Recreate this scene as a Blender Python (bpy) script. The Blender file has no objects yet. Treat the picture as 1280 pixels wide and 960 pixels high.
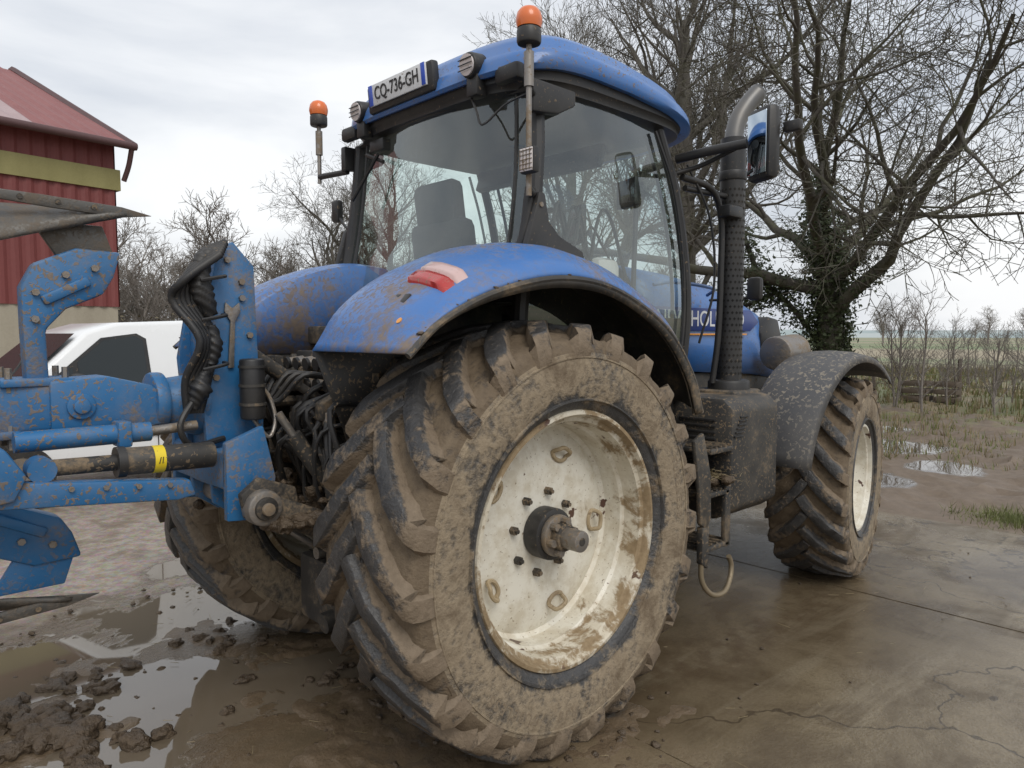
import bpy, bmesh, math, random
import numpy as np
from mathutils import Vector, Matrix, noise

random.seed(7)
sc = bpy.context.scene
R_ = math.radians

# ------------------------------------------------------------------ helpers
def link(o, parent=None):
    sc.collection.objects.link(o)
    if parent is not None:
        o.parent = parent
        o.matrix_parent_inverse = Matrix.Translation(-Vector(parent.location))
    return o

def empty(name, loc=(0, 0, 0)):
    e = bpy.data.objects.new(name, None)
    e.location = loc
    e.empty_display_size = 0.3
    sc.collection.objects.link(e)
    return e

def finish(me, smooth=True, ang=0.6):
    if smooth:
        me.shade_smooth()
        me.set_sharp_from_angle(angle=ang)

def mesh_obj(name, verts, faces, mats, parent=None, smooth=True, ang=0.6, midx=None, bev=0, loc=None, fixn=False):
    me = bpy.data.meshes.new(name)
    me.from_pydata([tuple(v) for v in verts], [], faces)
    if not isinstance(mats, (list, tuple)):
        mats = [mats]
    for m in mats:
        me.materials.append(m)
    if midx is not None:
        me.polygons.foreach_set('material_index', midx)
    if bev or fixn:
        bm = bmesh.new(); bm.from_mesh(me)
        if fixn:
            bmesh.ops.recalc_face_normals(bm, faces=bm.faces)
        if bev:
            es = [e for e in bm.edges if len(e.link_faces) == 2 and e.calc_face_angle(0) > 0.5]
            bmesh.ops.bevel(bm, geom=es, offset=bev, segments=2, affect='EDGES', profile=0.5)
        bm.to_mesh(me); bm.free()
    finish(me, smooth, ang)
    o = bpy.data.objects.new(name, me)
    if loc is not None:
        o.location = loc
    return link(o, parent)

def rbox(name, c, s, mat, parent=None, rot=(0, 0, 0), bev=0.01):
    M = Matrix.Translation(Vector(c)) @ (Matrix.Rotation(rot[2], 4, 'Z') @ Matrix.Rotation(rot[1], 4, 'Y') @ Matrix.Rotation(rot[0], 4, 'X'))
    vs = [M @ Vector((sx*s[0]/2, sy*s[1]/2, sz*s[2]/2)) for sx in (-1, 1) for sy in (-1, 1) for sz in (-1, 1)]
    fs = [(0, 1, 3, 2), (4, 6, 7, 5), (0, 4, 5, 1), (2, 3, 7, 6), (0, 2, 6, 4), (1, 5, 7, 3)]
    return mesh_obj(name, vs, fs, mat, parent, bev=min(bev, min(s)*0.45), fixn=True)

def smooth_path(pts, n=6):
    P = [Vector(p) for p in pts]
    if len(P) < 3:
        return P
    P = [P[0]*2-P[1]] + P + [P[-1]*2-P[-2]]
    out = []
    for i in range(1, len(P)-2):
        for k in range(n):
            t = k/n
            a, b, c, d = P[i-1], P[i], P[i+1], P[i+2]
            out.append(0.5*((2*b)+(c-a)*t+(2*a-5*b+4*c-d)*t*t+(3*b-a-3*c+d)*t*t*t))
    out.append(P[-2])
    return out

def sweep(pts, radii, sides, V, F, caps=True):
    n = len(pts)
    base = len(V)
    up = None
    for i, p in enumerate(pts):
        if i == 0: d = pts[1]-pts[0]
        elif i == n-1: d = pts[-1]-pts[-2]
        else: d = pts[i+1]-pts[i-1]
        if d.length < 1e-9: d = Vector((0, 0, 1))
        d.normalize()
        if up is None:
            up = d.orthogonal().normalized()
        else:
            up = up - d*up.dot(d)
            if up.length < 1e-6: up = d.orthogonal()
            up.normalize()
        w = d.cross(up)
        r = radii[i]
        for k in range(sides):
            a = 2*math.pi*k/sides
            V.append(p+up*(r*math.cos(a))+w*(r*math.sin(a)))
    for i in range(n-1):
        for k in range(sides):
            k2 = (k+1) % sides
            F.append((base+i*sides+k, base+i*sides+k2, base+(i+1)*sides+k2, base+(i+1)*sides+k))
    if caps:
        F.append(tuple(base+k for k in reversed(range(sides))))
        F.append(tuple(base+(n-1)*sides+k for k in range(sides)))

def tube(name, pts, r, mat, parent=None, sides=12, n=6):
    P = smooth_path(pts, n)
    V, F = [], []
    sweep(P, [r]*len(P), sides, V, F)
    return mesh_obj(name, V, F, mat, parent)

def cyl(name, p1, p2, r, mat, parent=None, r2=None, sides=28, bev=0):
    V, F = [], []
    sweep([Vector(p1), Vector(p2)], [r, r if r2 is None else r2], sides, V, F)
    return mesh_obj(name, V, F, mat, parent, bev=bev)

def multi(name, items, mat, parent=None, sides=14):
    V, F = [], []
    for it in items:
        P = [Vector(p) for p in it[0]]
        if len(P) > 2 and (len(it) < 3 or it[2]): P = smooth_path(P, 5)
        r = it[1]
        sweep(P, [r]*len(P), sides, V, F)
    return mesh_obj(name, V, F, mat, parent)

def prism(name, pts, a, b, mat, parent=None, bev=0.006, axis='y'):
    n = len(pts)
    if axis == 'y':
        vs = [(p[0], a, p[1]) for p in pts]+[(p[0], b, p[1]) for p in pts]
    elif axis == 'x':
        vs = [(a, p[0], p[1]) for p in pts]+[(b, p[0], p[1]) for p in pts]
    else:
        vs = [(p[0], p[1], a) for p in pts]+[(p[0], p[1], b) for p in pts]
    fs = [tuple(range(n)), tuple(reversed(range(n, 2*n)))]
    for i in range(n):
        j = (i+1) % n
        fs.append((i, i+n, j+n, j))
    return mesh_obj(name, vs, fs, mat, parent, bev=bev, fixn=True)

def grid(name, rows, mats, parent=None, closed=False, solid=0, smooth=True, ang=0.9):
    V, F = [], []
    m = len(rows[0])
    for r in rows: V += [Vector(p) for p in r]
    for i in range(len(rows)-1):
        for j in range(m if closed else m-1):
            j2 = (j+1) % m
            F.append((i*m+j, i*m+j2, (i+1)*m+j2, (i+1)*m+j))
    o = mesh_obj(name, V, F, mats, parent, smooth=smooth, ang=ang)
    if solid:
        md = o.modifiers.new('s', 'SOLIDIFY'); md.thickness = solid; md.offset = 0
    return o

def revolve(name, prof, mats, parent, loc, seg=72, midx_fn=None, ang=0.5):
    V, F, MI = [], [], []
    n = len(prof)
    for k in range(seg):
        a = 2*math.pi*k/seg
        for (v, r) in prof:
            V.append((r*math.sin(a), v, r*math.cos(a)))
    for k in range(seg):
        k2 = (k+1) % seg
        for i in range(n-1):
            F.append((k*n+i, k2*n+i, k2*n+i+1, k*n+i+1))
            MI.append(midx_fn(i) if midx_fn else 0)
    return mesh_obj(name, V, F, mats, parent, midx=MI, loc=loc, ang=ang)

# ------------------------------------------------------------------ materials
class NT:
    def __init__(s, name):
        s.m = bpy.data.materials.new(name); s.m.use_nodes = True
        s.t = s.m.node_tree; s.t.nodes.clear()
    def n(s, typ, ins=None, **props):
        nd = s.t.nodes.new(typ)
        for k, v in props.items(): setattr(nd, k, v)
        if ins:
            for k, v in ins.items(): s.set(nd, k, v)
        return nd
    def set(s, nd, k, v):
        sock = nd.inputs[k]
        if isinstance(v, bpy.types.NodeSocket): s.t.links.new(v, sock)
        elif isinstance(v, tuple) and len(v) == 3 and sock.type == 'RGBA': sock.default_value = (*v, 1)
        else: sock.default_value = v
    def math(s, op, a, b=0.0, clamp=False):
        nd = s.n('ShaderNodeMath', operation=op, use_clamp=clamp); s.set(nd, 0, a); s.set(nd, 1, b); return nd.outputs[0]
    def noise(s, vec, scale, detail=4, rough=0.55, dist=0.0):
        return s.n('ShaderNodeTexNoise', {'Vector': vec, 'Scale': scale, 'Detail': detail, 'Roughness': rough, 'Distortion': dist}).outputs['Fac']
    def ramp(s, f, a, b, lo=0.0, hi=1.0):
        nd = s.n('ShaderNodeMapRange', {'Value': f, 'From Min': a, 'From Max': b, 'To Min': lo, 'To Max': hi}, interpolation_type='SMOOTHSTEP'); return nd.outputs[0]
    def mix(s, f, a, b):
        nd = s.n('ShaderNodeMix', data_type='RGBA')
        s.set(nd, 0, f); s.set(nd, 6, a); s.set(nd, 7, b); return nd.outputs[2]
    def mixf(s, f, a, b):
        nd = s.n('ShaderNodeMix', data_type='FLOAT')
        s.set(nd, 0, f); s.set(nd, 2, a); s.set(nd, 3, b); return nd.outputs[0]
    def out(s, col, rough, metal=0.0, height=None, bstr=0.3, bdist=0.01, coat=0.0, spec=0.5, **kw):
        p = s.n('ShaderNodeBsdfPrincipled', {'Base Color': col, 'Roughness': rough, 'Metallic': metal, 'Coat Weight': coat, 'Specular IOR Level': spec})
        for k, v in kw.items(): s.set(p, k, v)
        if height is not None:
            b = s.n('ShaderNodeBump', {'Height': height, 'Strength': bstr, 'Distance': bdist})
            s.t.links.new(b.outputs[0], p.inputs['Normal'])
        o = s.n('ShaderNodeOutputMaterial'); s.t.links.new(p.outputs[0], o.inputs[0])
        return s.m

MUD = (0.19, 0.138, 0.085)
def pm(name, col, rough=0.5, metal=0.0, mud=0.25, splat=0.3, scale=3.0, coat=0.0, mudcol=MUD, var=0.25, low=None, bump=0.15, spec=0.5, spscale=55):
    k = NT(name)
    tc = k.n('ShaderNodeTexCoord').outputs['Object']
    n1 = k.noise(tc, scale, 6, 0.65)
    n2 = k.noise(tc, scale*14, 3, 0.6)
    n3 = k.noise(tc, spscale, 2, 0.5, 0.6)
    big = k.noise(tc, 1.3, 3)
    f = k.math('ADD', k.math('MULTIPLY', n1, 0.75), k.math('MULTIPLY', n2, 0.25))
    th = 0.80-0.50*mud
    if low:
        sep = k.n('ShaderNodeSeparateXYZ', {0: tc})
        l = k.ramp(sep.outputs[2], low[0], low[1], 0.16, 0.0)
        f = k.math('ADD', f, l)
    m1 = k.ramp(f, th-0.04, th+0.10)
    m1 = k.math('MULTIPLY', m1, 0.9)
    sp = k.math('MULTIPLY', k.ramp(n3, 0.70-0.16*splat, 0.74-0.16*splat), k.ramp(big, 0.36, 0.58))
    m = k.math('MAXIMUM', m1, k.math('MULTIPLY', sp, 0.85 if splat > 0 else 0.0))
    dust = k.math('MULTIPLY', k.ramp(n1, 0.35, 0.8), var)
    c0 = k.mix(dust, col, tuple(0.45*a+0.55*b for a, b in zip(col, (0.3, 0.26, 0.2))))
    mc = k.mix(n2, tuple(0.55*a for a in mudcol), tuple(1.5*a for a in mudcol))
    c = k.mix(m, c0, mc)
    r = k.mixf(m, k.math('ADD', rough-0.06, k.math('MULTIPLY', n1, 0.14)), 0.85)
    mt = k.math('MULTIPLY', k.math('SUBTRACT', 1.0, m), metal)
    h = k.math('ADD', k.math('MULTIPLY', m, 0.6), k.math('MULTIPLY', n2, 0.4 if rough > 0.45 else 0.05))
    return k.out(c, r, mt, h, bump+0.25, 0.004, coat, spec)

BLUE = pm('blue_paint', (0.042, 0.155, 0.43), 0.36, 0, mud=0.20, splat=0.6, coat=0.2, var=0.45)
BLUE_F = pm('blue_paint_muddy', (0.048, 0.160, 0.43), 0.42, 0, mud=0.44, splat=1.15, coat=0.10, var=0.65, low=(1.65, 2.15), scale=2.6, spscale=42)
PBLUE = pm('plough_blue', (0.018, 0.130, 0.31), 0.45, 0, mud=0.44, splat=0.8, var=0.45, scale=5)
BLACK = pm('black_plastic', (0.018, 0.018, 0.019), 0.45, 0, mud=0.16, splat=0.25, var=0.14)
BLACKM = pm('black_muddy', (0.030, 0.029, 0.028), 0.55, 0, mud=0.48, splat=0.7, var=0.45)
GREYF = pm('grey_fender_plastic', (0.070, 0.070, 0.073), 0.5, 0, mud=0.32, splat=0.8, var=0.35, mudcol=(0.25, 0.22, 0.175), spscale=38)
RUBH = pm('hose_rubber', (0.018, 0.018, 0.019), 0.5, 0, mud=0.28, splat=0.3, var=0.2)
STEEL = pm('worn_steel', (0.26, 0.24, 0.22), 0.42, 0.7, mud=0.58, splat=0.5, var=0.5, scale=6)
SHARE = pm('mouldboard_steel', (0.10, 0.096, 0.09), 0.45, 0.6, mud=0.62, splat=0.7, var=0.5, scale=7, mudcol=(0.11, 0.087, 0.065))
EXM = pm('exhaust_metal', (0.13, 0.13, 0.13), 0.42, 0.6, mud=0.2, splat=0, var=0.5)
DARKM = pm('greasy_iron', (0.032, 0.030, 0.028), 0.55, 0.2, mud=0.56, splat=0.7, var=0.45, scale=5)
ORANGE = pm('beacon_orange', (0.72, 0.15, 0.02), 0.3, 0, mud=0, splat=0, var=0.2, coat=0.4)
RED = pm('lamp_red', (0.40, 0.02, 0.016), 0.25, 0, mud=0.25, splat=0.7, var=0.25, coat=0.5)
PINKL = pm('lamp_pink', (.58, .40, .38), .28, 0, .25, .7, coat=.4)
WHITEL = pm('lamp_white', (0.66, 0.60, 0.58), 0.22, 0, mud=0.2, splat=0.5, var=0.15, coat=0.5)
AMBER = pm('lamp_amber', (0.75, 0.3, 0.03), 0.25, 0, mud=0, splat=0, var=0.1)
WHITE = pm('white_plate', (0.72, 0.73, 0.74), 0.4, 0, mud=0.08, splat=0.3, var=0.2)
VANW = pm('van_white', (0.80, 0.81, 0.81), 0.25, 0, mud=0.05, splat=0.0, var=0.06, coat=0.4, low=(0.1, 0.9))
YEL = pm('sticker_yellow', (0.8, 0.6, 0.02), 0.4, 0, mud=0.1, splat=0.2)
SEAT = pm('seat_fabric', (0.035, 0.037, 0.042), 0.85, 0, mud=0, splat=0, var=0.3)
SCREEN = pm('screen_glass', (0.05, 0.07, 0.08), 0.1, 0, mud=0, splat=0, var=0.1)
TAN = pm('dried_mud_on_rubber', (0.20, 0.155, 0.105), 0.85, 0, mud=0.5, splat=0, var=0.3, scale=9)

def rim_mat():
    k = NT('cream_rim')
    tc = k.n('ShaderNodeTexCoord').outputs['Object']
    sep = k.n('ShaderNodeSeparateXYZ', {0: tc})
    rr = k.math('SQRT', k.math('ADD', k.math('POWER', k.math('ABSOLUTE', sep.outputs[0]), 2.0), k.math('POWER', k.math('ABSOLUTE', sep.outputs[2]), 2.0)))
    n1 = k.noise(tc, 5, 7, 0.7, 0.4); n2 = k.noise(tc, 40, 3); n3 = k.noise(tc, 9, 5, 0.7)
    lip = k.ramp(rr, 0.475, 0.522)
    lowz = k.ramp(sep.outputs[2], -0.1, -0.5)
    f = k.math('ADD', n1, k.math('ADD', k.math('MULTIPLY', lip, 0.17), k.math('MULTIPLY', lowz, 0.05)))
    m = k.ramp(f, 0.62, 0.72)
    film = k.math('MULTIPLY', k.ramp(k.math('ADD', n3, k.math('MULTIPLY', lip, 0.15)), 0.38, 0.68), 0.6)
    c = k.mix(film, (0.72, 0.69, 0.60), (0.46, 0.39, 0.27))
    rust = k.ramp(k.math('ADD', k.noise(tc, 7, 4, 0.5, 0.2), k.math('MULTIPLY', lip, 0.05)), 0.665, 0.68)
    c = k.mix(rust, c, (0.09, 0.045, 0.03))
    c = k.mix(m, c, k.mix(n2, (0.15, 0.10, 0.05), (0.36, 0.27, 0.16)))
    sp = k.ramp(k.noise(tc, 75, 2, 0.5, 0.3), 0.67, 0.70)
    c = k.mix(k.math('MULTIPLY', sp, 0.7), c, (0.22, 0.15, 0.08))
    return k.out(c, k.mixf(m, 0.42, 0.8), 0, k.math('ADD', k.math('MULTIPLY', m, 0.7), k.math('MULTIPLY', n2, 0.3)), 0.35, 0.004)
CREAM = rim_mat()

def tyre_mat(name, kind, R=.94, rb=.55):
    k = NT(name)
    tc = k.n('ShaderNodeTexCoord').outputs['Object']
    sep = k.n('ShaderNodeSeparateXYZ', {0: tc})
    rr = k.math('SQRT', k.math('ADD', k.math('POWER', k.math('ABSOLUTE', sep.outputs[0]), 2.0), k.math('POWER', k.math('ABSOLUTE', sep.outputs[2]), 2.0)))
    n1 = k.noise(tc, 4.0, 7, 0.68, 0.3); n2 = k.noise(tc, 28, 5, 0.65); n3 = k.noise(tc, 90, 3)
    f = k.math('ADD', k.math('MULTIPLY', n1, 0.65), k.math('MULTIPLY', n2, 0.35))
    if kind == 'side':
        wob = k.math('MULTIPLY', k.math('SUBTRACT', n1, .5), 0.14)
        q = k.math('ADD', rr, wob)
        bead = k.ramp(q, rb+.035, rb+.085, -0.15, 0.0)
        outer = k.ramp(q, R-.15, R-.08, 0.0, -0.085)
        f = k.math('ADD', k.math('ADD', f, bead), k.math('ADD', outer, .015))
        m = k.math('MULTIPLY', k.ramp(f, 0.36, 0.53), 0.94)
        mc = k.mix(n2, (0.17, 0.130, 0.085), (0.37, 0.295, 0.20))
        mc = k.mix(k.ramp(n1, 0.5, 0.68), mc, (0.13, 0.092, 0.055))
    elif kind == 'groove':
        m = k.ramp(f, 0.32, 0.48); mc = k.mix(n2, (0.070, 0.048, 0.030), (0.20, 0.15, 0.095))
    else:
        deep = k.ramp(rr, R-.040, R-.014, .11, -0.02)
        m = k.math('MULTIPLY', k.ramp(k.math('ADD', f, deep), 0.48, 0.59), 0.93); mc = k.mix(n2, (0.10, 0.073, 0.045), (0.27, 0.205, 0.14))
    rub = k.mix(n2, (0.024, 0.024, 0.025), (0.080, 0.077, 0.075))
    c = k.mix(m, rub, mc)
    r = k.mixf(m, 0.40, 0.80)
    h = k.math('ADD', k.math('MULTIPLY', m, 0.5), k.math('ADD', k.math('MULTIPLY', n2, 0.8), k.math('MULTIPLY', n3, 0.3)))
    return k.out(c, r, 0, h, 0.6, 0.016)
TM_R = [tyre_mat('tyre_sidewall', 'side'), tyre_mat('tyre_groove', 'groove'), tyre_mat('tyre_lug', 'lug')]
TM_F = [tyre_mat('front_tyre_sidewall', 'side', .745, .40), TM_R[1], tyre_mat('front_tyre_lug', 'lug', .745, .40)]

def mud_mat(name='wet_mud', wet=0.0):
    k = NT(name)
    tc = k.n('ShaderNodeTexCoord').outputs['Object']
    n1 = k.noise(tc, 9 if not wet else 5, 6, 0.65); n2 = k.noise(tc, 60, 4)
    if wet: c = k.mix(k.math('ADD', k.math('MULTIPLY', n1, .7), k.math('MULTIPLY', n2, .3)), (0.050, 0.033, 0.018), (0.21, 0.155, 0.10))
    else: c = k.mix(n1, (0.035, 0.024, 0.014), (0.14, 0.098, 0.060))
    return k.out(c, k.ramp(n1, 0.35, 0.65, 0.20 if wet else .28, 0.50 if wet else .75), 0, k.math('ADD', n1, k.math('MULTIPLY', n2, 0.6)), 0.9 if not wet else .5, 0.03 if not wet else .02)
MUDM = mud_mat(); MUDW = mud_mat('churned_mud', 1.0)

def glass_mat():
    k = NT('cab_glass')
    tc = k.n('ShaderNodeTexCoord').outputs['Object']
    n1 = k.noise(tc, 3, 5, 0.7)
    tr = k.n('ShaderNodeBsdfTransparent', {0: (0.84, 0.92, 0.89)})
    gl = k.n('ShaderNodeBsdfGlossy', {0: (0.9, 0.95, 0.95), 'Roughness': 0.01})
    df = k.n('ShaderNodeBsdfDiffuse', {0: (0.4, 0.38, 0.34)})
    lw = k.n('ShaderNodeLayerWeight', {'Blend': 0.5})
    fac = k.math('ADD', k.math('MULTIPLY', k.math('POWER', lw.outputs['Facing'], 3.0), 0.6), 0.12)
    a = k.n('ShaderNodeMixShader', {0: fac}); k.t.links.new(tr.outputs[0], a.inputs[1]); k.t.links.new(gl.outputs[0], a.inputs[2])
    b = k.n('ShaderNodeMixShader', {0: k.ramp(n1, 0.4, 0.8, 0.01, 0.12)}); k.t.links.new(a.outputs[0], b.inputs[1]); k.t.links.new(df.outputs[0], b.inputs[2])
    o = k.n('ShaderNodeOutputMaterial'); k.t.links.new(b.outputs[0], o.inputs[0])
    return k.m
GLASS = glass_mat()
k = NT('van_glass'); VGLASS = k.out((0.03, 0.036, 0.038), 0.12, 0, None, spec=.35)
k = NT('mirror_glass'); MIRR = k.out((0.50, 0.57, 0.63), 0.04, 1.0)

def bark(name, a, b, moss=0.0):
    k = NT(name)
    tc = k.n('ShaderNodeTexCoord').outputs['Object']
    n1 = k.noise(tc, 2.5, 5, 0.6); n2 = k.noise(tc, 14, 4)
    c = k.mix(n2, a, b)
    if moss: c = k.mix(k.math('MULTIPLY', k.ramp(n1, 0.42, 0.6), moss), c, (0.085, 0.09, 0.038))
    return k.out(c, 0.9, 0, n2, 0.5, 0.03)
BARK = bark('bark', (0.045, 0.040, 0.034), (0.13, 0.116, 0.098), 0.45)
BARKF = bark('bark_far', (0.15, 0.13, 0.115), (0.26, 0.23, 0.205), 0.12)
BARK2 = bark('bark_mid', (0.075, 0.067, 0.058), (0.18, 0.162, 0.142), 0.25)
def leafm(name, a, b):
    k = NT(name); tc = k.n('ShaderNodeTexCoord').outputs['Object']
    n1 = k.noise(tc, 3.5, 3); n2 = k.noise(tc, 30, 2)
    c = k.mix(k.math('ADD', k.math('MULTIPLY', n1, .6), k.math('MULTIPLY', n2, .4)), a, b)
    return k.out(c, 0.6, 0)
IVY = leafm('ivy_leaves', (0.015, 0.022, 0.008), (0.075, 0.095, 0.032))
GRASSM = leafm('grass_blades', (0.045, 0.075, 0.015), (0.21, 0.21, 0.07))
DRYG = leafm('dry_grass', (0.14, 0.105, 0.055), (0.30, 0.24, 0.13))

# ------------------------------------------------------------------ ground
def ground_mat():
    k = NT('yard_and_field')
    pos0 = k.n('ShaderNodeNewGeometry').outputs['Position']
    sep = k.n('ShaderNodeSeparateXYZ', {0: pos0}); X, Y = sep.outputs[0], sep.outputs[1]
    pos = k.n('ShaderNodeCombineXYZ', {0: X, 1: Y, 2: 0.0}).outputs[0]
    n0 = k.noise(pos, 0.5, 4, 0.6); n1 = k.noise(pos, 1.6, 7, 0.68, 0.5); n2 = k.noise(pos, 9, 6, 0.65); n3 = k.noise(pos, 60, 4, 0.65)
    str_ = k.n('ShaderNodeMapping', {'Vector': pos, 'Scale': (0.35, 2.4, 1.0)}).outputs[0]
    ns = k.noise(str_, 1.6, 5, 0.65, 0.5)
    conc = k.mix(k.ramp(n1, 0.35, 0.65), (0.100, 0.073, 0.042), (0.225, 0.180, 0.115))
    conc = k.mix(k.math('MULTIPLY', k.ramp(ns, 0.50, 0.66), 0.55), conc, (0.28, 0.235, 0.163))
    conc = k.mix(k.math('MULTIPLY', k.ramp(n3, 0.35, 0.75), 0.4), conc, (0.11, 0.085, 0.052))
    conc = k.mix(k.math('MULTIPLY', k.ramp(n2, 0.55, 0.72), 0.5), conc, (0.10, 0.072, 0.042))
    # muddy tyre smears along the driving direction
    tr1 = k.math('MULTIPLY', k.ramp(k.math('ABSOLUTE', k.math('ADD', Y, 1.02)), .42, .22), k.ramp(n2, .38, .6))
    tr1 = k.math('MULTIPLY', tr1, k.ramp(ns, .36, .56))
    conc = k.mix(k.math('MULTIPLY', tr1, 0.65), conc, (0.105, 0.072, 0.042))
    # hairline cracks
    cr_ = k.n('ShaderNodeTexVoronoi', {'Vector': k.n('ShaderNodeVectorMath', {0: pos, 1: k.n('ShaderNodeTexNoise', {'Vector': pos, 'Scale': 2.0, 'Detail': 4.0}).outputs['Color']}, operation='ADD').outputs[0], 'Scale': 0.42}, feature='DISTANCE_TO_EDGE').outputs['Distance']
    crack = k.math('MULTIPLY', k.ramp(cr_, .006, .002), .7)
    conc = k.mix(crack, conc, (0.04, 0.03, 0.02))
    vor = k.n('ShaderNodeTexVoronoi', {'Vector': pos, 'Scale': 38.0})
    grav = k.mix(k.ramp(n2, 0.35, 0.65), (0.19, 0.145, 0.11), (0.34, 0.285, 0.235))
    grav = k.mix(0.12, grav, vor.outputs['Color'])
    grav = k.mix(0.25, grav, (0.25, 0.195, 0.15))
    grav = k.mix(k.math('MULTIPLY', k.ramp(n1, 0.50, 0.62), 0.6), grav, (0.13, 0.09, 0.058))
    gm = k.ramp(k.math('ADD', Y, k.math('MULTIPLY', k.math('SUBTRACT', n1, 0.5), 3.0)), 0.9, 2.1)
    base = k.mix(gm, conc, grav)
    t = k.math('ADD', k.math('MULTIPLY', X, -0.45), k.math('MULTIPLY', k.math('SUBTRACT', n1, 0.5), 3.2))
    t = k.math('SUBTRACT', t, k.math('MULTIPLY', k.ramp(Y, 1.2, 4.0), 1.8))
    mm = k.math('MULTIPLY', k.ramp(t, -0.25, 0.5), 0.92)
    mud = k.mix(n2, (0.075, 0.050, 0.028), (0.22, 0.160, 0.100))
    yard = k.mix(mm, base, mud)
    best = None
    for (cx, cy, r) in [(-1.05, .45, .62), (-.62, 1.5, .62), (-1.5, 1.25, .62), (-1.35, .05, .40), (-.35, .2, .35), (-.1, 2.5, .4)]:
        d = k.n('ShaderNodeVectorMath', {0: pos, 1: (cx, cy, 0.0)}, operation='DISTANCE').outputs['Value']
        v = k.math('SUBTRACT', 1.0, k.math('DIVIDE', d, r))
        best = v if best is None else k.math('MAXIMUM', best, v)
    pf = k.math('ADD', best, k.math('MULTIPLY', k.math('SUBTRACT', n1, 0.5), 3.4))
    pud = k.ramp(pf, 0.10, 0.22)
    wet = None
    for (cx, cy, r) in [(2.4, -1.0, 1.2), (3.4, -.9, .9), (1.1, -.9, 1.0), (4.2, -2.2, .8)]:
        d = k.n('ShaderNodeVectorMath', {0: pos, 1: (cx, cy, 0.0)}, operation='DISTANCE').outputs['Value']
        v = k.math('SUBTRACT', 1.0, k.math('DIVIDE', d, r)); wet = v if wet is None else k.math('MAXIMUM', wet, v)
    wet = k.ramp(k.math('ADD', wet, k.math('MULTIPLY', k.math('SUBTRACT', n0, 0.5), 1.5)), -.1, .35)
    damp = k.math('MAXIMUM', k.ramp(pf, -0.8, 0.15), wet)
    field = k.ramp(k.math('ADD', X, k.math('MULTIPLY', k.math('SUBTRACT', n1, 0.5), 0.5)), 5.40, 5.62)
    fpx = None
    for (cx, cy, r) in [(7.4, .30, .7), (9.0, -.2, .8), (10.5, 1.0, 1.1), (12.5, 2.5, 1.2)]:
        d = k.n('ShaderNodeVectorMath', {0: pos, 1: (cx, cy, 0.0)}, operation='DISTANCE').outputs['Value']
        v = k.math('SUBTRACT', 1.0, k.math('DIVIDE', d, r)); fpx = v if fpx is None else k.math('MAXIMUM', fpx, v)
    fp = k.math('MULTIPLY', k.ramp(k.math('ADD', fpx, k.math('MULTIPLY', k.math('SUBTRACT', n0, 0.5), 1.6)), 0.22, 0.34), field)
    yard = k.mix(k.math('MULTIPLY', damp, 0.42), yard, (0.065, 0.045, 0.027))
    yard = k.mix(pud, yard, (0.15, 0.12, 0.085))
    fm = k.mix(n2, (0.085, 0.060, 0.040), (0.24, 0.185, 0.135))
    fg = k.mix(n3, (0.07, 0.095, 0.028), (0.19, 0.20, 0.08))
    fa = k.mix(n2, (0.17, 0.13, 0.07), (0.28, 0.225, 0.13))
    gmix = k.ramp(k.math('ADD', n1, k.ramp(X, 8.0, 22.0, -0.16, 0.18)), 0.50, 0.62)
    fieldc = k.mix(gmix, fm, k.mix(k.ramp(n0, 0.4, 0.6), fg, fa))
    far = k.n('ShaderNodeVectorMath', {0: pos, 1: (0, 0, 0)}, operation='DISTANCE').outputs['Value']
    nf = k.noise(k.n('ShaderNodeMapping', {'Vector': pos, 'Scale': (0.02, 0.004, 1)}).outputs[0], 1.0, 3)
    farc = k.mix(k.ramp(nf, 0.42, 0.56), (0.15, 0.19, 0.075), (0.29, 0.24, 0.15))
    fieldc = k.mix(k.ramp(far, 28, 60), fieldc, farc)
    fieldc = k.mix(fp, fieldc, (0.12, 0.10, 0.08))
    col = k.mix(k.math('MAXIMUM', field, k.ramp(far, 30, 45)), yard, fieldc)
    p2 = k.math('MAXIMUM', k.math('MULTIPLY', pud, k.math('SUBTRACT', 1.0, field)), fp)
    rough = k.mixf(mm, k.ramp(n1, 0.30, 0.62, 0.50, 0.18), k.ramp(n2, 0.35, 0.6, 0.24, 0.58))
    rough = k.mixf(gm, rough, 0.55)
    rough = k.mixf(damp, rough, 0.20)
    rough = k.mixf(field, rough, 0.6)
    rough = k.mixf(p2, rough, 0.03)
    h = k.math('ADD', k.math('MULTIPLY', n2, k.mixf(mm, 0.45, 1.3)), k.math('MULTIPLY', n3, 0.4))
    h = k.mixf(k.math('MULTIPLY', wet, .6), h, .4)
    h = k.math('ADD', h, k.math('MULTIPLY', k.math('MULTIPLY', vor.outputs['Distance'], gm), 0.6))
    h = k.mixf(p2, h, 0.35)
    return k.out(col, rough, 0, h, 0.45, 0.02, 0.0, k.mixf(p2, 0.5, 1.0), IOR=k.mixf(p2, 1.5, 1.6))
GROUND = ground_mat()

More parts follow.
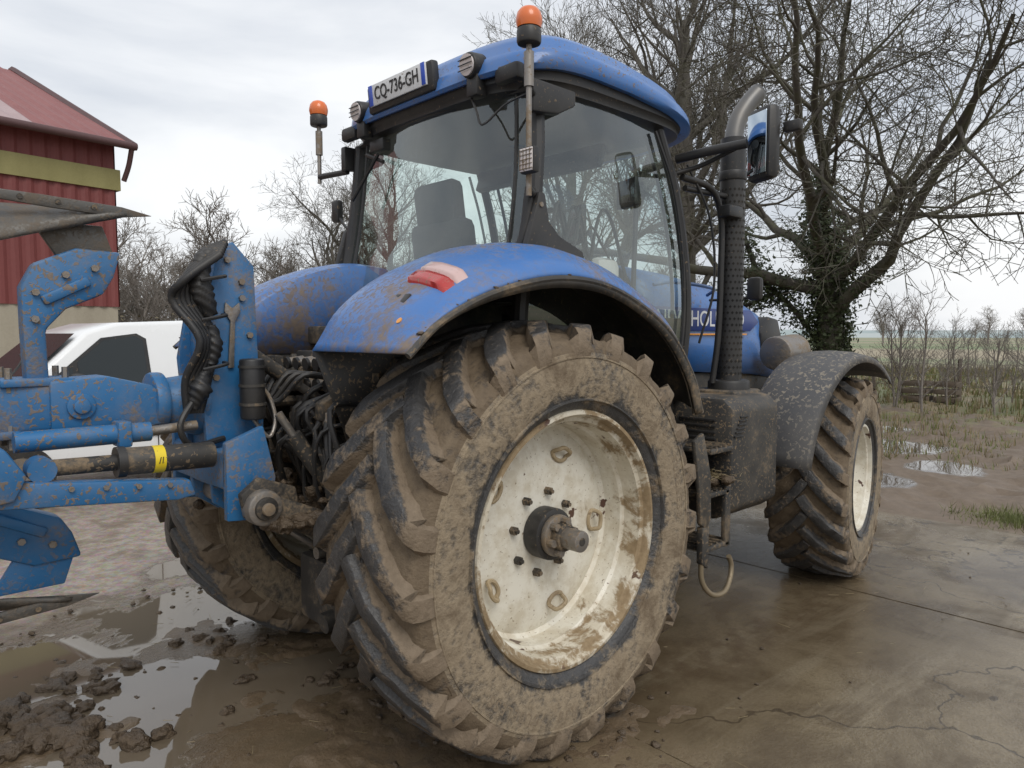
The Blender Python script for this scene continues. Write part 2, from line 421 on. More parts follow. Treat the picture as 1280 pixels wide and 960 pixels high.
def axis_vals(lo, hi, step, far):
    a = list(np.arange(lo, hi, step))
    s = step
    v = a[-1]
    while v < far: s *= 1.22; v += s; a.append(v)
    s = step; v = a[0]
    while v > -far: s *= 1.22; v -= s; a.insert(0, v)
    return a
xs = axis_vals(-4.0, 17.0, 0.12, 900); ys = axis_vals(-7.0, 8.0, 0.12, 900)
V, F = [], []
FPUD = [(7.4, .30, .7), (9.0, -.2, .8), (10.5, 1.0, 1.1), (12.5, 2.5, 1.2)]
for x in xs:
    for y in ys:
        f = min(1, max(0, (x-5.62)/0.9)) * (1 if x < 60 else 0)
        z = -0.004
        if f > 0:
            pudf = max(0, max(1-math.hypot(x-a, y-b)/(r*1.25) for a, b, r in FPUD))
            keep = 1-min(1, pudf*2.2)
            z += f*keep*(0.08*noise.noise((x*0.9, y*0.5, 0)) + 0.08*noise.noise((x*2.6, y*2.1, 3)) + 0.07*noise.noise((x*6, y*6, 3)))-0.03*f
        V.append((x, y, z))
ny = len(ys)
for i in range(len(xs)-1):
    for j in range(ny-1):
        F.append((i*ny+j, (i+1)*ny+j, (i+1)*ny+j+1, i*ny+j+1))
mesh_obj('ground', V, F, GROUND)
V, F = [], []
xe = [-7.6, -4.95, -2.32, 0.32, 2.95, 5.5]; ye = [-9, -5.2, 1.75]
for i in range(5):
    for j in range(2):
        g = 0.006
        x0, x1, y0, y1 = xe[i]+g, xe[i+1]-g, ye[j]+g, ye[j+1]-g
        b = len(V); hz = 0.006+0.002*((i*7+j*3) % 3)
        V += [(x0, y0, hz), (x1, y0, hz), (x1, y1, hz), (x0, y1, hz), (x0, y0, -.1), (x1, y0, -.1), (x1, y1, -.1), (x0, y1, -.1)]
        F += [(b, b+1, b+2, b+3), (b, b+4, b+5, b+1), (b+1, b+5, b+6, b+2), (b+2, b+6, b+7, b+3), (b+3, b+7, b+4, b)]
mesh_obj('concrete_yard', V, F, GROUND, smooth=False)

V, F = [], []
gx = np.arange(-2.3, .95, .016); gy = np.arange(-2.0, 2.3, .016)
def blob(x, y, cx, cy, r): return max(0.0, 1-((x-cx)**2+(y-cy)**2)/(r*r))
for x in gx:
    for y in gy:
        e = max(blob(x, y, -.35, -.75, .95), blob(x, y, -1.60, .52, .42), .8*blob(x, y, -.15, .35, .8), .7*blob(x, y, -.5, -1.4, .6), .6*blob(x, y, -1.45, 1.0, .35), .55*blob(x, y, -.6, 1.0, .4), .6*blob(x, y, .35, -1.45, .45))
        if e <= 0: z = -.03
        else:
            r = .5+.5*math.sin((x*.55+y*.83)*42+2.5*noise.noise((x*2, y*2, 7)))
            z = -.012+.026*e+.034*noise.noise((x*2.3, y*2.3, 1))+.020*noise.noise((x*7, y*7, 5))+.012*noise.noise((x*19, y*19, 9))*min(1, e*2)+.004*r*e
        V.append((x, y, z))
n_ = len(gy)
for i in range(len(gx)-1):
    for j in range(n_-1):
        q = (i*n_+j, (i+1)*n_+j, (i+1)*n_+j+1, i*n_+j+1)
        if max(V[a][2] for a in q) > -.004: F.append(q)
mesh_obj('mud', V, F, MUDW, ang=3)

def lumps(name, items, mat, parent=None, sub=2, rough=1.0):
    bm = bmesh.new()
    for (x, y, z, s, fl) in items:
        r = bmesh.ops.create_icosphere(bm, subdivisions=sub if s > .03 else 2, radius=1)
        o = Vector((random.random()*50, random.random()*50, 0))
        sx, sy = s*random.uniform(.8, 1.4), s*random.uniform(.7, 1.1); a = random.random()*6.28
        for v in r['verts']:
            c = v.co
            d = 1+rough*(0.55*noise.noise(c*1.3+o)+0.35*noise.noise(c*3.1+o)+.22*noise.noise(c*7+o))
            px, py, pz = c.x*sx*d, c.y*sy*d, c.z*s*fl*d
            v.co = (x+px*math.cos(a)-py*math.sin(a), y+px*math.sin(a)+py*math.cos(a), z+pz)
    me = bpy.data.meshes.new(name); bm.to_mesh(me); bm.free(); me.materials.append(mat); finish(me, True, 1.4)
    return link(bpy.data.objects.new(name, me), parent)
it = []
for _ in range(46):
    a = random.gauss(0, 1); b = random.gauss(0, 1)
    s = random.uniform(.02, .085)
    it.append((-1.56+a*.12-.10*b, .52+b*.20, s*.35, s, .65))
for _ in range(20): s = random.uniform(.012, .05); it.append((-1.40+random.gauss(0, .12), .98+random.gauss(0, .16), s*.3, s, .6))
for _ in range(14): s = random.uniform(.012, .04); it.append((-.60+random.gauss(0, .12), .95+random.gauss(0, .16), s*.3, s, .7))
for _ in range(120): it.append((random.uniform(-1.7, .4), random.uniform(-.9, 2.2), .010, random.uniform(.005, .018), .6))
for _ in range(24): it.append((random.uniform(.4, 5), random.uniform(-3, 0), .012, random.uniform(.004, .012), .5))
for _ in range(30): it.append((-.3+random.gauss(0, .25), -.1+random.gauss(0, .35), .018, random.uniform(.012, .04), .6))
for _ in range(50): it.append((.07+random.gauss(0, .5), -1.32+random.gauss(0, .08), .01, random.uniform(.006, .022), .6))
lumps('mud_clods', it, MUDM, sub=3)
V, F = [], []
for _ in range(320):
    x = random.uniform(-1.7, 3.6); y = random.uniform(-2.2, 2.2); a = random.random()*6.28; L = random.uniform(.02, .08)
    if x > .4 and random.random() < .6: continue
    d = Vector((math.cos(a), math.sin(a), random.uniform(-.05, .15)))
    sweep([Vector((x, y, .022)), Vector((x, y, .024))+d*L], [.0015, .001], 3, V, F)
mesh_obj('straw_litter', V, F, DRYG)
V, F = [], []
for _ in range(9500):
    x = 7.2+random.random()**1.4*34; y = random.uniform(-5, 15)+0.1*x
    dn = noise.noise((x*.35, y*.35, 1.7))
    near = x < 12
    if dn < (0.2 if near else -0.15): continue
    hgt = random.uniform(.04, .10)*(1.0 if near else (1.8 if x < 18 else 4.0*random.random()+1))
    for _b in range(4):
        a = random.random()*6.28; w = .004+.0006*x; ox, oy = random.gauss(0, .05), random.gauss(0, .05)
        p = Vector((x+ox, y+oy, -.05)); s = Vector((math.cos(a)*w, math.sin(a)*w, 0)); t = p+Vector((random.gauss(0, .04), random.gauss(0, .04), hgt+.05))
        b = len(V); V += [p-s, p+s, t]; F.append((b, b+1, b+2))
mesh_obj('grass', V, F, [GRASSM, DRYG], midx=[0 if random.random() < .5 else 1 for _ in F], smooth=False)
V, F = [], []
for _ in range(1500):
    x = 6.15+random.gauss(0, .22); y = -1.62+random.gauss(0, .25)
    a = random.random()*6.28; w = .005; p = Vector((x, y, -.03)); s = Vector((math.cos(a)*w, math.sin(a)*w, 0)); t = p+Vector((random.gauss(0, .04), random.gauss(0, .04), random.uniform(.04, .12)))
    b = len(V); V += [p-s, p+s, t]; F.append((b, b+1, b+2))
mesh_obj('grass_tuft', V, F, GRASSM, smooth=False)

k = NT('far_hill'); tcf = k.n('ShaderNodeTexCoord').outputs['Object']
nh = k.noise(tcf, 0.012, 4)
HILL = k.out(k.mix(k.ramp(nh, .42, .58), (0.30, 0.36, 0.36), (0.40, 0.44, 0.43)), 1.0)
rows = []
for j in range(6):
    row = []
    for i in range(90):
        a = R_(-60+i*2.0); d = 560+j*60
        hh = (4+10*(0.5+0.5*noise.noise((math.cos(a)*3, math.sin(a)*3, 0.5))))*math.sin(math.pi*min(1, j/4)*.5)
        row.append((d*math.cos(a), d*math.sin(a), hh-1.0))
    rows.append(row)
grid('hills', rows, HILL)

# ------------------------------------------------------------------ trees
def tree_data(seed, trunkL, r0, kids, lens, tstart=0.55, wig=0.16, up=0.04, ang=(35, 65), lean=(0, 0), minr=0.01, sides=(9, 6, 4, 3, 3, 3), droop=0.0, limbr=.62, kid0=.18):
    rnd = random.Random(seed); V, F = [], []; limbs = []
    nseg = (7, 9, 6, 4, 3, 2)
    maxl = len(kids)
    def grow(p, d, L, r, lev):
        n = nseg[lev]; pts = [p.copy()]; rad = [r]; dirs = [d.copy()]
        for i in range(n):
            d = d+Vector((rnd.gauss(0, 1), rnd.gauss(0, 1), rnd.gauss(0, 1)))*(wig*(0.35 if lev == 0 else 1))
            d.z += up*(1 if lev < 3 else 1.4)-(droop if lev >= 2 else 0)
            d.normalize(); p = p+d*(L/n); pts.append(p.copy()); dirs.append(d.copy())
            end = 0.55 if lev == 0 else 0.25
            rad.append(max(minr*.6, r*(1-(1-end)*(i+1)/n)))
        sweep(pts, rad, sides[lev], V, F, caps=False)
        if lev <= 1: limbs.append((lev, pts, rad))
        if lev < maxl:
            nk = kids[lev]
            s0 = tstart if lev == 0 else kid0
            off = rnd.random()*6.28
            for kx in range(nk):
                t = s0+(1-s0)*(kx+rnd.random()*.8)/nk
                t = min(t, .999); i = int(t*n); fr = t*n-i
                q = pts[i].lerp(pts[i+1], fr); dd = dirs[i+1]
                az = off+kx*2.4+rnd.gauss(0, .4)
                o = dd.orthogonal().normalized(); w = dd.cross(o)
                side = o*math.cos(az)+w*math.sin(az)
                an = R_(rnd.uniform(*ang))
                nd = (dd*math.cos(an)+side*math.sin(an)).normalized()
                if lev == 0 and nd.z < .1: nd.z = .1; nd.normalize()
                ll = lens[lev]*rnd.uniform(.7, 1.2)*(1.15-.6*t if lev > 0 else 1.1-.25*t)
                rr = (rad[i]*(1-fr)+rad[i+1]*fr)*(limbr if lev == 0 else .6)
                grow(q, nd, ll, max(minr, rr), lev+1)
    grow(Vector((0, 0, -0.2)), Vector((lean[0], lean[1], 1)).normalized(), trunkL, r0, 0)
    return V, F, limbs

def leaves(name, centers, n, spread, size, mat, parent, seed=1):
    rnd = random.Random(seed); V, F = [], []
    for _ in range(n):
        c, r = rnd.choice(centers)
        d = Vector((rnd.gauss(0, 1), rnd.gauss(0, 1), rnd.gauss(0, 1))).normalized()
        p = c+d*(r+abs(rnd.gauss(0, spread)))
        a = Vector((rnd.gauss(0, 1), rnd.gauss(0, 1), rnd.gauss(0, 1))).normalized(); b2 = a.orthogonal().normalized()
        s = size*rnd.uniform(.6, 1.4); b = len(V)
        V += [p-a*s, p+b2*s*.6, p+a*s, p-b2*s*.6]; F.append((b, b+1, b+2, b+3))
    return mesh_obj(name, V, F, mat, parent, smooth=False)

bt = empty('bare_tree', (18.0, 5.2, 0))
V, F, limbs = tree_data(11, 5.4, 0.44, (10, 8, 6, 5, 3), (9.0, 3.9, 2.0, 1.1, .6), tstart=.46, wig=.14, up=.03, ang=(35, 75), minr=.010, kid0=.28, limbr=.56)
mesh_obj('trunk_and_branches', V, F, BARK, bt, ang=2, loc=(18.0, 5.2, 0))
cs = []
for lev, pts, rad in limbs:
    P = smooth_path(pts, 4)
    if lev == 0:
        for i, p in enumerate(P[:-2]): cs += [(p+Vector((18, 5.2, 0)), .40)]*6
    else:
        for i, p in enumerate(P[:11]): cs += [(p+Vector((18, 5.2, 0)), .13)]
leaves('ivy', cs, 13000, .17, .06, IVY, bt)
st = [Vector((18.0, 5.4, 1.4)), Vector((17.4, 6.1, 2.6)), Vector((17.0, 6.8, 3.4)), Vector((16.9, 7.3, 4.6))]
st2 = [Vector((17.2, 6.4, 3.0)), Vector((16.8, 7.4, 2.6)), Vector((16.6, 8.0, 3.0))]
multi('ivy_stem', [(st, .07), (st2, .05)], BARK, bt)
leaves('ivy_side', [(p, .15) for p in smooth_path(st, 5)+smooth_path(st2, 5)], 4500, .28, .055, IVY, bt, 3)

def place(name, data, loc, rz=0, s=1, mat=BARK):
    if isinstance(data, bpy.types.Mesh): me = data
    else:
        me = bpy.data.meshes.new(name); me.from_pydata([tuple(v) for v in data[0]], [], data[1]); me.materials.append(mat); me.shade_smooth()
    o = bpy.data.objects.new(name, me); o.location = loc; o.rotation_euler = (0, 0, rz); o.scale = (s, s, s); sc.collection.objects.link(o); return me
A = place('bare_tree', tree_data(21, 12, .30, (13, 7, 5, 4, 2), (5.5, 2.6, 1.5, .9, .5), tstart=.25, wig=.13, up=.07, ang=(25, 50), minr=.010), (20.4, 11.2, 0), 0, 1.1, BARK2)
B = place('bare_tree', tree_data(33, 9, .26, (11, 7, 5, 4, 2), (5.2, 2.6, 1.4, .8, .5), tstart=.3, wig=.15, up=.06, ang=(30, 60), minr=.010), (22, 16.4, 0), 1, 1.2, BARK2)
place('bare_tree', A, (24.5, 20.5, 0), 2.2, 1.1)
place('bare_tree', B, (10.4, 19.6, 0), 2.6, .64)
place('bare_tree', A, (15.5, 23.5, 0), 4.4, .62)
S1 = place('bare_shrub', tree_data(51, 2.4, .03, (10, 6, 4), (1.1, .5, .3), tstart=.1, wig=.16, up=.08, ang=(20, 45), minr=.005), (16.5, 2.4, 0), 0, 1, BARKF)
for i in range(26):
    x = random.uniform(17, 27); y = -3.215+(x+2.21)*random.uniform(.15, .42)
    place('bare_shrub', S1, (x, y, 0), random.random()*6, random.uniform(.35, 1.0))
dv, df, _ = tree_data(77, 7, .2, (11, 6, 4, 3), (3.2, 1.7, 1.0, .6), tstart=.2, wig=.16, up=.06, ang=(28, 60), minr=.018, sides=(4, 3, 3, 3, 3, 3))
dv = np.array([tuple(v) for v in dv]); dfa = np.array(df)
def forest(name, places, mat):
    VV, FF = [], []
    for i, (x, y, s) in enumerate(places):
        a = random.random()*6.28; c, sn = math.cos(a), math.sin(a)
        q = dv*s; q2 = q.copy(); q2[:, 0] = q[:, 0]*c-q[:, 1]*sn+x; q2[:, 1] = q[:, 0]*sn+q[:, 1]*c+y
        VV.append(q2); FF.append(dfa+i*len(dv))
    me = bpy.data.meshes.new(name)
    me.from_pydata(np.concatenate(VV).tolist(), [], np.concatenate(FF).tolist()); me.materials.append(mat); me.shade_smooth()
    sc.collection.objects.link(bpy.data.objects.new(name, me))
pl = []
def wpos(s, h): return (-2.21+h*.688+s*h*.725, -3.215+h*.725-s*h*.688)
for _ in range(38):
    s = random.uniform(-.60, -.15); h = random.uniform(34, 60); x, y = wpos(s, h); pl.append((x, y, random.uniform(.55, 1.0)))
for _ in range(12):
    s = random.uniform(-.15, .3); h = random.uniform(42, 60); x, y = wpos(s, h); pl.append((x, y, random.uniform(.7, 1.1)))
for _ in range(9):
    s = random.uniform(.42, .8); h = random.uniform(130, 190); x, y = wpos(s, h); pl.append((x, y, random.uniform(.6, 1.0)))
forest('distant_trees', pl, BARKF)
cs = []
for _ in range(300):
    s = random.uniform(-.62, .30); h = random.uniform(30, 40); x, y = wpos(s, h); cs.append((Vector((x, y, random.uniform(.1, 1.9))), .3))
leaves('hedge', cs, 14000, .5, .09, leafm('hedge_leaf', (0.08, 0.063, 0.036), (0.20, 0.17, 0.095)), None, 5)

fe = empty('field_fence', (20, 4, 0))
items = []
WOOD = pm('old_wood', (0.13, 0.10, 0.075), 0.85, 0, mud=0.1, splat=0, var=.5)
for i in range(9):
    x = 20.5-i*.1; y = -4+i*2.2
    items.append(([(x, y, -.1), (x+.05, y+.04, 1.15)], .055))
multi('posts', items, WOOD, fe, sides=8)
multi('wires', [([(20.5, -4, z), (19.7, 13.6, z)], .008) for z in (.4, .7, 1.0)], STEEL, fe, sides=4)
wp = empty('wooden_crate', (19.2, 3.2, 0))
for (cx, cy, cz, w_) in [(19.2, 3.35, .30, .6), (19.3, 2.65, .30, .5)]:
    for z in (-.20, 0, .20):
        for sy in (-1, 1):
            rbox('slat', (cx, cy+sy*w_/2, cz+z), (w_, .03, .13), WOOD, wp, bev=.004)
            rbox('slat', (cx+sy*w_/2, cy, cz+z), (.03, w_-.06, .13), WOOD, wp, bev=.004)
    rbox('crate_floor', (cx, cy, cz-.27), (w_-.08, w_-.08, .03), WOOD, wp, bev=.004)

# ------------------------------------------------------------------ barn
barn = empty('red_barn', (3.07, 16.6, 0))
def wall_mat(name, a, b, sc_=1.0):
    k = NT(name); tc = k.n('ShaderNodeTexCoord').outputs['Object']
    n1 = k.noise(k.n('ShaderNodeMapping', {'Vector': tc, 'Scale': (1, 1, .25)}).outputs[0], 1.3*sc_, 5, .6); n2 = k.noise(tc, 12*sc_, 4)
    return k.out(k.mix(k.math('ADD', k.math('MULTIPLY', n1, .7), k.math('MULTIPLY', n2, .3)), a, b), .6, 0, n2, .3, .01)
REDW = wall_mat('red_cladding', (0.12, 0.024, 0.024), (0.23, 0.062, 0.055))
REDR = wall_mat('red_roof', (0.17, 0.05, 0.05), (0.30, 0.12, 0.11))
SKYL = wall_mat('roof_skylight', (0.30, 0.20, 0.20), (0.45, 0.36, 0.36))
CONCW = wall_mat('concrete_wall', (0.22, 0.19, 0.14), (0.46, 0.42, 0.33), 2)
OLIVE = wall_mat('olive_band', (0.16, 0.14, 0.045), (0.34, 0.31, 0.13), 2)
GUT = wall_mat('gutter', (0.06, 0.03, 0.03), (0.12, 0.06, 0.06))
U = Vector((-.990, -.139, 0)); Wv = Vector((-.139, .990, 0)); O = Vector((3.07, 16.6, 0))
def B_(u, w, z): return O+U*u+Wv*w+Vector((0, 0, z))
def bbox(name, u0, u1, w0, w1, z0, z1, mat, bev=0):
    vs = [B_(u, w, z) for u in (u0, u1) for w in (w0, w1) for z in (z0, z1)]
    return mesh_obj(name, vs, [(0, 1, 3, 2), (4, 6, 7, 5), (0, 4, 5, 1), (2, 3, 7, 6), (0, 2, 6, 4), (1, 5, 7, 3)], mat, barn, smooth=False, fixn=True)
L_, D_, ZE, ZR = 26, 15, 6.55, 9.9
bbox('base_wall', 0, L_, 0, D_, -.1, 2.55, CONCW)
V, F = [], []
def strip(p0, dirv, nrm, length, z0, z1f):
    m = int(length/.075)
    for i in range(m+1):
        t = i*.075; ph = i % 4
        off = .035 if ph in (0, 1) else 0
        p = p0+dirv*min(t, length)+nrm*off
        V.append(p+Vector((0, 0, z0))); V.append(p+Vector((0, 0, z1f(min(t, length)))))
        if i: b = len(V)-4; F.append((b, b+2, b+3, b+1))
strip(B_(0, -.02, 0), U, -Wv, L_, 2.50, lambda t: ZE)
strip(B_(-.02, 0, 0), Wv, -U, D_, 2.50, lambda t: ZE+(ZR-ZE)*(1-abs(t-D_/2)/(D_/2)))
strip(B_(0, D_+.02, 0), U, Wv, L_, 2.50, lambda t: ZE)
mesh_obj('cladding', V, F, REDW, barn, smooth=False)
bbox('olive_band', -.07, L_, -.10, -.04, 5.35, 5.85, OLIVE)
bbox('olive_band_end', -.13, -.07, -.10, D_, 5.35, 5.85, OLIVE)
V, F, MI = [], [], []
m = int((L_+.6)/.12)
for side in (0, 1):
    for i in range(m+1):
        u = -.3+i*.12; off = .045 if i % 3 == 0 else 0
        w0 = -.45 if side == 0 else D_+.45; w1 = D_/2
        z0 = ZE-.13+.02; V.append(B_(u, w0, z0+off)); V.append(B_(u, w1, ZR+.08+off))
        if i:
            b = len(V)-4; F.append((b, b+2, b+3, b+1)); MI.append(1 if (i % 42) in range(18, 27) else 0)
mesh_obj('roof', V, F, [REDR, SKYL], barn, smooth=False, midx=MI)
cyl('gutter', B_(-.35, -.52, ZE-.16), B_(L_, -.52, ZE-.16), .09, GUT, barn)
tube('downpipe', [B_(-.25, -.5, ZE-.2), B_(-.25, -.3, ZE-.6), B_(-.2, -.12, ZE-.95)], .06, GUT, barn)
V, F = [], []
for (w0, z0, w1, z1) in [(-.45, ZE-.14, D_/2, ZR+.1), (D_/2, ZR+.1, D_+.45, ZE-.14)]:
    sweep([B_(-.32, w0, z0), B_(-.32, w1, z1)], [.11, .11], 6, V, F)
mesh_obj('verge_trim', V, F, GUT, barn)

# ------------------------------------------------------------------ van
VA = 186
van = empty('parked_van', (.35, 6.4, 0))
vM = Matrix.Translation((.36, 6.45, 0.04)) @ Matrix.Rotation(R_(VA), 4, 'Z')
def vb(V): return [vM @ Vector(v) for v in V]
prof = [(-2.10, .35), (-2.12, .9), (-2.06, 1.5), (-1.98, 1.80), (-1.75, 1.90), (-.6, 1.94), (.3, 1.90), (.62, 1.80), (1.20, 1.28), (1.32, 1.18), (1.80, 1.05), (2.03, .88), (2.10, .60), (2.08, .35)]
ycurve = lambda z: .90 if z < 1.05 else .90-.17*(z-1.05)/.85
n = len(prof)
V = [(x, -ycurve(z), z) for x, z in prof]+[(x, ycurve(z), z) for x, z in prof]
F = [tuple(range(n)), tuple(reversed(range(n, 2*n)))]+[(i, (i+1) % n, (i+1) % n+n, i+n) for i in range(n)]
mesh_obj('body', vb(V), F, VANW, van, bev=.05, fixn=True, ang=.8)
def vpanel(name, pts, side, mat, off=.012):
    vs = vb([(x, side*(ycurve(z)+off), z) for x, z in pts])
    mesh_obj(name, vs, [tuple(range(len(pts)))], mat, van, smooth=False)
for sd in (-1, 1):
    vpanel('window_rubber', [(-.02, 1.17), (0, 1.72), (.10, 1.78), (.48, 1.73), (1.03, 1.27), (1.04, 1.17)], sd, BLACK, .008)
    vpanel('side_window', [(.02, 1.20), (.04, 1.70), (.12, 1.75), (.46, 1.70), (.74, 1.47), (.72, 1.20)], sd, VGLASS)
    vpanel('quarter_window', [(.78, 1.20), (.79, 1.43), (.98, 1.27), (1.00, 1.20)], sd, VGLASS)
    for wx in (-1.35, 1.32):
        a = vM @ Vector((wx, sd*.72, .32)); b = vM @ Vector((wx, sd*.91, .32)); cyl('wheel', a, b, .32, RUBH, van)
        cyl('wheel_cover', b, vM @ Vector((wx, sd*.925, .32)), .2, STEEL, van)
    m0 = vM @ Vector((.80, sd*1.02, 1.26)); rbox('door_mirror', m0, (.12, .2, .2), BLACK, van, rot=(0, 0, R_(VA)), bev=.04)
    multi('door_lines', [([vM @ Vector((-.05, sd*.902, z0)), vM @ Vector((-.05, sd*(ycurve(z1)+.003), z1))], .006) for z0, z1 in ((.4, 1.1),)], BLACK, van, sides=5)
    rbox('door_handle', vM @ Vector((.10, sd*.915, 1.06)), (.14, .03, .035), BLACK, van, rot=(0, 0, R_(VA)), bev=.01)
    vpanel('side_moulding', [(-1.9, .62), (-1.9, .72), (1.9, .72), (1.9, .62)], sd, BLACK, .015)
ws = [(.70, -.70, 1.765), (.70, .70, 1.765), (1.19, .80, 1.315), (1.19, -.80, 1.315)]
mesh_obj('windscreen', vb([(x+.014, y, z+.014) for x, y, z in ws]), [(0, 1, 2, 3)], VGLASS, van)
tube('windscreen_wiper', vb([(1.21, .3, 1.32), (1.05, .1, 1.475), (.98, -.2, 1.54)]), .012, BLACK, van, sides=6)
rbox('bumper', vM @ Vector((2.08, 0, .45)), (.12, 1.7, .25), BLACK, van, rot=(0, 0, R_(VA)), bev=.04)
for sd in (-1, 1): rbox('headlamp', vM @ Vector((1.98, sd*.68, .85)), (.18, .3, .2), WHITEL, van, rot=(0, R_(-20), R_(VA)), bev=.05)

# ------------------------------------------------------------------ tractor
tr = empty('tractor', (0, 0, 0))

def tyre(name, R, hw, rb, nl, loc, parent, rot=0, sc_=1.0):
    lh = .050*sc_
    pr = [(-.83*hw, rb), (-.93*hw, rb+.03), (-1.0*hw, rb+.10*sc_), (-1.02*hw, rb+.18*sc_), (-1.0*hw, R-.135*sc_), (-.94*hw, R-.09*sc_), (-.80*hw, R-lh-.022), (-.36*hw, R-lh-.006), (0, R-lh)]
    pr = pr+[(-v, r) for v, r in reversed(pr[:-1])]
    P = smooth_path([(v, r, 0) for v, r in pr], 4)
    prof = [(p.x, p.y) for p in P]
    V, F, MI = [], [], []
    seg = 200; n = len(prof)
    for kx in range(seg):
        a = 2*math.pi*kx/seg
        for (v, r) in prof:
            w_ = (0.014*noise.noise((math.cos(a)*9, math.sin(a)*9, v*9))+.010*noise.noise((math.cos(a)*22, math.sin(a)*22, v*22))) if r > R-.12*sc_ else 0.002*noise.noise((math.cos(a)*7, math.sin(a)*7, v*9))
            V.append(((r+w_)*math.sin(a), v, (r+w_)*math.cos(a)))
    for kx in range(seg):
        k2 = (kx+1) % seg
        for i in range(n-1):
            F.append((kx*n+i, kx*n+i+1, k2*n+i+1, k2*n+i)); MI.append(1 if n*.24 < i < n*.76 else 0)
    for sgn in (-1, 1):
        for rr_, vv in ((rb+.055*sc_, .975), (R-.155*sc_, 1.0)):
            b0 = len(V)
            for kx in range(96):
                a = 2*math.pi*kx/96
                for dr, dv in ((-.007, -.004), (-.003, .008), (.003, .008), (.007, -.004)):
                    V.append(((rr_+dr)*math.sin(a), sgn*(vv*hw+dv), (rr_+dr)*math.cos(a)))
            for kx in range(96):
                k2 = (kx+1) % 96
                for j in range(3):
                    f = (b0+kx*4+j, b0+k2*4+j, b0+k2*4+j+1, b0+kx*4+j+1); F.append(f if sgn < 0 else tuple(reversed(f))); MI.append(0)
    def crad(v):
        v = abs(v); b = R-lh
        for i in range(len(prof)-1):
            if prof[i][0] <= -v <= prof[i+1][0] and i > n*.15:
                t = (-v-prof[i][0])/(prof[i+1][0]-prof[i][0]+1e-9); return prof[i][1]+t*(prof[i+1][1]-prof[i][1])
        return b
    st = []
    for vt, dr in [(-.07, 0), (.05, 0), (.18, .001), (.32, .003), (.46, .006), (.60, .010), (.74, .016), (.86, .022), (.95, .032)]:
        st.append((vt*hw, R-dr*sc_, vt*hw, crad(vt*hw)-.016, (vt+.07)*hw*(1.38-.30*vt)))
    nm = len(st)
    s_end = st[-1][4]
    st.append((1.01*hw, R-.058*sc_, .90*hw, R-.09*sc_, s_end+.014))
    st.append((1.035*hw, R-.095*sc_, .94*hw, R-.11*sc_, s_end+.022))
    st.append((1.04*hw, R-.135*sc_, .97*hw, R-.145*sc_, s_end+.026))
    st.append((1.01*hw, R-.165*sc_, .985*hw, R-.165*sc_, s_end+.027))
    rnd = random.Random(nl)
    for sgn in (-1, 1):
        for q in range(nl):
            a0 = 2*math.pi*(q+(0.5 if sgn > 0 else 0))/nl+rnd.gauss(0, .005)
            base = len(V); wj = rnd.uniform(.93, 1.08)
            for i, (vt, rt, vb_, rbs, s) in enumerate(st):
                if i < nm:
                    nx = st[min(i+1, nm-1)]; pv = st[max(i-1, 0)]
                    dv_, ds = nx[0]-pv[0], nx[4]-pv[4]; L = math.hypot(dv_, ds) or 1
                    cs_, cv = dv_/L, -ds/L
                    if i >= nm-2: q_ = .55 if i == nm-2 else .15; cv *= q_; cs_ = math.sqrt(1-cv*cv)
                else: cs_, cv = 1, 0
                grow_ = (1+.30*min(1, i/nm))*wj
                wt, wb = .033*sc_*grow_, .050*sc_*grow_
                jit = rnd.gauss(0, .0028)
                for (hw_, vv, rr) in ((-wb, vb_, rbs), (-wt, vt, rt+jit), (-wt*.85, vt, rt+.003+jit), (wt*.85, vt, rt+.003+jit), (wt, vt, rt+jit), (wb, vb_, rbs)):
                    hj = hw_*(1+rnd.gauss(0, .05))
                    an = a0-(s+hj*cs_)/R; v = (vv+hj*cv)
                    V.append((rr*math.sin(an), sgn*v, rr*math.cos(an)))
            m = len(st)
            for i in range(m-1):
                for j in range(5):
                    b = base+i*6+j; f = (b, b+1, b+7, b+6)
                    F.append(f if sgn > 0 else tuple(reversed(f))); MI.append(2)
            F.append(tuple(base+j for j in range(6))); MI.append(2)
    o = mesh_obj(name, V, F, TM_R if R > .8 else TM_F, parent, midx=MI, loc=loc, ang=.75)
    o.rotation_euler = (0, rnd.random(), rot)
    return o

